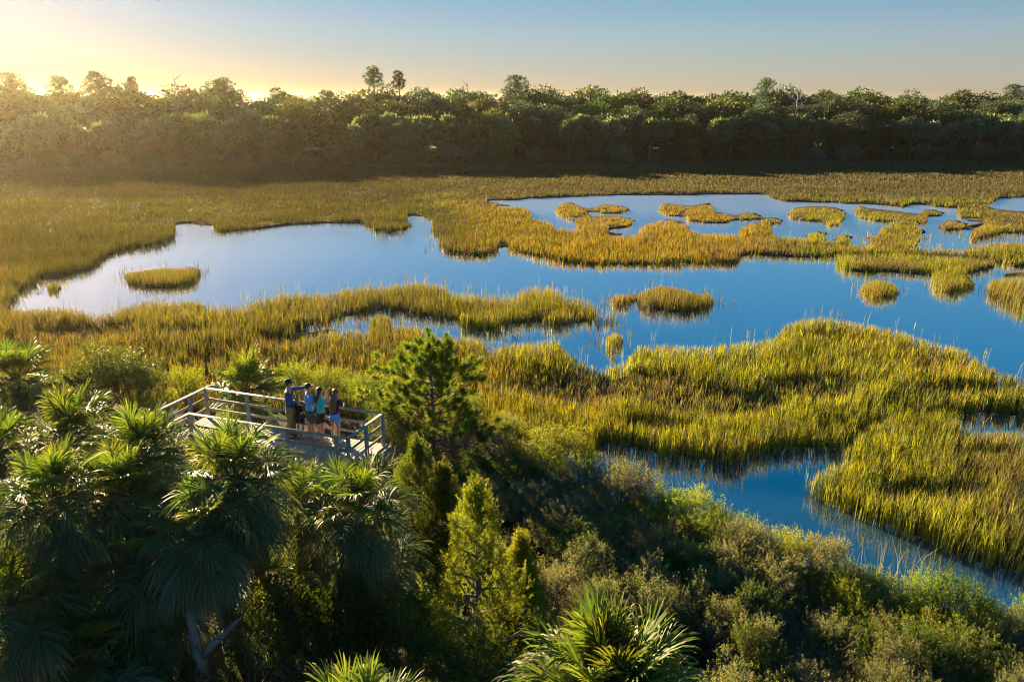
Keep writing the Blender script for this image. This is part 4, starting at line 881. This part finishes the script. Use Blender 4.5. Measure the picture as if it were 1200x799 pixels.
    for k in 'LR':
        s0, e0, w0 = P3(k + 'sho'), P3(k + 'elbow'), P3(k + 'wrist'); i0 = s0 * .7 + np.array([0, s0[1], 1.36]) * .3
        if sleeve == 'long': runs.append([(*i0, .07, .075), (*s0, .072, .075), (*((s0 + e0) / 2), .058, .06), (*e0, .052, .052), (*((e0 + w0) / 2), .045, .045), (*w0, .036, .036)])
        else: runs.append([(*i0, .07, .075), (*s0, .07, .075), (*(s0 * .65 + e0 * .35), .064, .066), (*(s0 * .38 + e0 * .62), .062, .064)])
    loft('shirt', runs, shirt)
    runs = [[(0, 0, z, rx, ry) for z, rx, ry in ((1.0, .15, .108), (.93, .172, .128), (.86, .18, .132), (.80, .165, .12), (.765, .10, .09))]]
    for k in 'LR':
        h0, k0, c0_, a0 = P3(k + 'hip'), P3(k + 'knee'), P3(k + 'calf'), P3(k + 'ankle'); l = 1. if long_pants else bottom[1]
        r_ = [(*h0, .098, .108), (*(h0 * (1 - l * .5) + k0 * l * .5), .092, .098), (*(h0 * (1 - l) + k0 * l), .085 if not long_pants else .072, .09 if not long_pants else .078)]
        if long_pants: r_ += [(*c0_, .068, .072), (*(a0 + [0, 0, .03]), .058, .062)]
        runs.append(r_)
    loft('trousers' if long_pants else 'shorts', runs, bottom[0])
    for k in 'LR':
        hl, to = P3(k + 'heel'), P3(k + 'toe')
        loft('shoe', [[(*(hl + [0, -.03, .01]), .03, .03), (*(hl + [0, .01, .015]), .042, .045), (*((hl + to) / 2), .045, .038), (*to, .044, .028), (*(to + [0, .05, -.005]), .025, .016)]], shoes)
    H_ = lambda x, y, z: hd(x, y, z)
    hr = [[(*H_(0, -.035, 1.575), .05, .03), (*H_(0, -.03, 1.61), .078, .062), (*H_(0, -.022, 1.66), .092, .088), (*H_(0, -.012, 1.71), .088, .096), (*H_(0, -.008, 1.75), .064, .072), (*H_(0, -.008, 1.773), .03, .034)]]
    if long_hair:
        q = min(long_hair / .45, 1.)
        hr.append([(*H_(0, -.02, 1.68), .08, .07), (*H_(0, -.06, 1.58), .095, .06), (*H_(0, -.095, 1.48), .10 + .03 * q, .055), (0, ly(1.35) - .135, 1.48 - long_hair * .5, .085 + .05 * q, .05), (0, ly(1.25) - .135, 1.48 - long_hair * .85, .06 + .05 * q, .04), (0, ly(1.2) - .13, 1.48 - long_hair, .03 + .03 * q, .02)])
    loft('hair', hr, hair)
    if cap:
        loft('cap', [[(*H_(0, -.005, 1.695), .098, .104), (*H_(0, -.005, 1.735), .092, .098), (*H_(0, -.005, 1.768), .066, .072), (*H_(0, -.005, 1.785), .03, .03)], [(*H_(0, .06, 1.70), .07, .012), (*H_(0, .12, 1.697), .068, .010), (*H_(0, .165, 1.688), .045, .008)]], cap)
    return t
def uw(upx, w_):
    """place along the platform where photo column upx is met, w_ metres from the marsh rail"""
    lo, hi = 0., LEN
    for _ in range(40):
        m = (lo + hi) / 2; p = O2 + U * m + Wd * w_ + [0, 0, ZP + .9]
        if proj(p)[0] < upx: lo = m
        else: hi = m
    return m
C_ = lambda *a, **k: plain(*a, **k)
BLACKHAIR = C_('dark_brown_hair', (.025, .018, .014), rough=.45, spec=.5); BROWNHAIR = C_('brown_hair', (.16, .075, .035), rough=.45, spec=.5); FAIRHAIR = C_('fair_hair', (.32, .2, .1), rough=.5, spec=.4)
away = -Wd; right = U
person('man in navy jacket and khaki trousers pointing out over the marsh', uw(340, .42), .42, 444.5, away * .35 + right, {'R': ((.24, .13, 1.17), (.20, .30, 1.10)), 'L': ((-.17, .33, 1.44), (-.12, .60, 1.53), (0.05, 1, .15)), 'step': {'L': .05, 'R': -.04}}, C_('navy_cloth', (.03, .075, .25)), (C_('khaki_cloth', (.26, .20, .09)), 1), C_('brown_leather', (.09, .055, .03)), C_('grey_hair', (.07, .06, .05)), sleeve='long', long_pants=True, cap=C_('dark_cap', (.03, .035, .05)), head_turn=10)
person('child in a black top beside the pointing man', uw(350.5, .30), .30, 461, away + right * .15, {'R': ((.20, .16, 1.2), (.14, .34, 1.28)), 'L': ((-.23, .10, 1.16), (-.18, .30, 1.22))}, C_('black_cloth', (.014, .012, .014)), (C_('charcoal_shorts', (.03, .025, .028)), .75), C_('white_trainers', (.6, .6, .6)), FAIRHAIR, long_hair=.12, female=True)
person('boy with dark hair in a light blue shirt and grey shorts', uw(363, .36), .36, 449, away * .7 + right * .6, {'R': ((.25, .06, 1.14), (.20, .28, 1.06)), 'L': ((-.25, .06, 1.14), (-.2, .27, 1.06)), 'step': {'R': .06}}, C_('light_blue_cloth', (.16, .38, .80)), (C_('grey_shorts', (.09, .10, .10)), .82), C_('grey_trainers', (.3, .3, .32)), BLACKHAIR, head_turn=-15)
person('woman in a turquoise shirt holding both hands up to her eyes', uw(376, .36), .36, 454, away * .7 + right * .75, {'R': ((.26, .19, 1.27), (.09, .25, 1.56), (-.4, .1, .5)), 'L': ((-.26, .19, 1.27), (-.09, .25, 1.56), (.4, .1, .5))}, C_('turquoise_cloth', (.02, .55, .66)), (C_('brown_shorts', (.07, .035, .025)), .5), C_('pale_sandals', (.5, .45, .4)), BLACKHAIR, long_hair=.22, female=True)
person('girl with long brown hair in bright blue shorts leaning on the rail', uw(392, .30), .30, 457, away + right * .12, {'R': ((.24, .16, 1.15), (.12, .33, 1.16)), 'L': ((-.24, .16, 1.15), (-.10, .33, 1.16))}, C_('plum_cloth', (.045, .02, .055)), (C_('bright_blue_shorts', (.14, .36, .9)), .45), C_('white_sandals', (.6, .58, .55)), BROWNHAIR, long_hair=.46, female=True, lean=.14)

# ------------------------------------------------------------------ egrets in the far left marsh
M_WHITE = plain('white_feathers', (.82, .82, .80), .7, .2, 30, .04); M_BILL = plain('yellow_bill', (.6, .35, .05)); M_LEG = plain('black_legs', (.02, .02, .02))
def egret(lab, base, s_, rz, neck):
    t = thing('egret', lab, 'egret', base, rz, 'white egrets standing in the marsh', s_)
    N_ = {'pelvis': ((0, 0, .62), (.12, .13)), 'rump': ((0, -.2, .56), (.07, .08)), 'tail': ((0, -.36, .48), (.035, .02)), 'breast': ((0, .17, .68), (.09, .10)), 'n1': ((0, .27, .80), .045), 'n2': ((0, .22, .80 + neck * .45), .032), 'n3': ((0, .28, .80 + neck * .85), .03), 'head': ((0, .35, .82 + neck), (.036, .042)), 'face': ((0, .42, .81 + neck), .02)}
    link('body', skinned('egret_body', N_, [('pelvis', 'rump'), ('rump', 'tail'), ('pelvis', 'breast'), ('breast', 'n1'), ('n1', 'n2'), ('n2', 'n3'), ('n3', 'head'), ('head', 'face')], M_WHITE), t)
    g = MB(); g.tube([(0, .42, .81 + neck), (0, .56, .79 + neck)], [.014, .003], 5); link('bill', g.mesh('bill', M_BILL), t)
    for sx in (-.05, .05):
        g = MB(); g.tube([(sx, -.02, .56), (sx, -.05, .30), (sx, 0, 0), (sx, .09, -.01)], [.016, .011, .010, .006], 5); link('leg', g.mesh('leg', M_LEG), t)
for (u, v, s_), e, lab, nk, rz in zip(EGRETS, EG, ['tallest white egret standing by the dark pool in the far left marsh', 'white egret just right of and nearer than the tallest one', 'smaller egret left of the tallest one by the dark pool', 'upper of two egrets alone in the marsh near the left frame edge', 'lower of two egrets alone in the marsh near the left frame edge'], (.42, .2, .15, .4, .15), (-.9, 1.2, 2., -1.2, .6)):
    egret(lab, (e[0], e[1], .14), s_ * .62, rz, nk)

# ------------------------------------------------------------------ evening haze lying over the marsh
m, N, L = newmat('evening_haze'); pv = N.new('ShaderNodeVolumePrincipled'); pv.inputs['Color'].default_value = (.98, .86, .58, 1); pv.inputs['Density'].default_value = .00009; pv.inputs['Anisotropy'].default_value = .8
o = N.new('ShaderNodeOutputMaterial'); L.new(pv.outputs[0], o.inputs['Volume'])
g = MB(); q = 3400.; V = [(sx * q, sy * q, z) for z in (-1.5, 21.5) for sx, sy in ((-1, -1), (1, -1), (1, 1), (-1, 1))]
g.add(V, [(0, 2, 1), (0, 3, 2), (4, 5, 6), (4, 6, 7), (0, 1, 5), (0, 5, 4), (1, 2, 6), (1, 6, 5), (2, 3, 7), (2, 7, 6), (3, 0, 4), (3, 4, 7)])
tag(link('haze', g.mesh('haze', m)), 'thin golden evening haze lying over the marsh', kind='stuff')

# ------------------------------------------------------------------ tell look-alikes apart by their place in the row
same = {}
for o in bpy.data.objects:
    if 'category' in o and 'label' in o: same.setdefault(o['label'], []).append(o)
for l, os_ in same.items():
    if 1 < len(os_) < 4 and len(l.split()) <= 14:
        for o, wd_ in zip(sorted(os_, key=lambda o: o.location.x / max(o.location.y, 1)), (('left', 'right') if len(os_) == 2 else ('left', 'middle', 'right'))): o['label'] = f'{l}, {wd_} one'
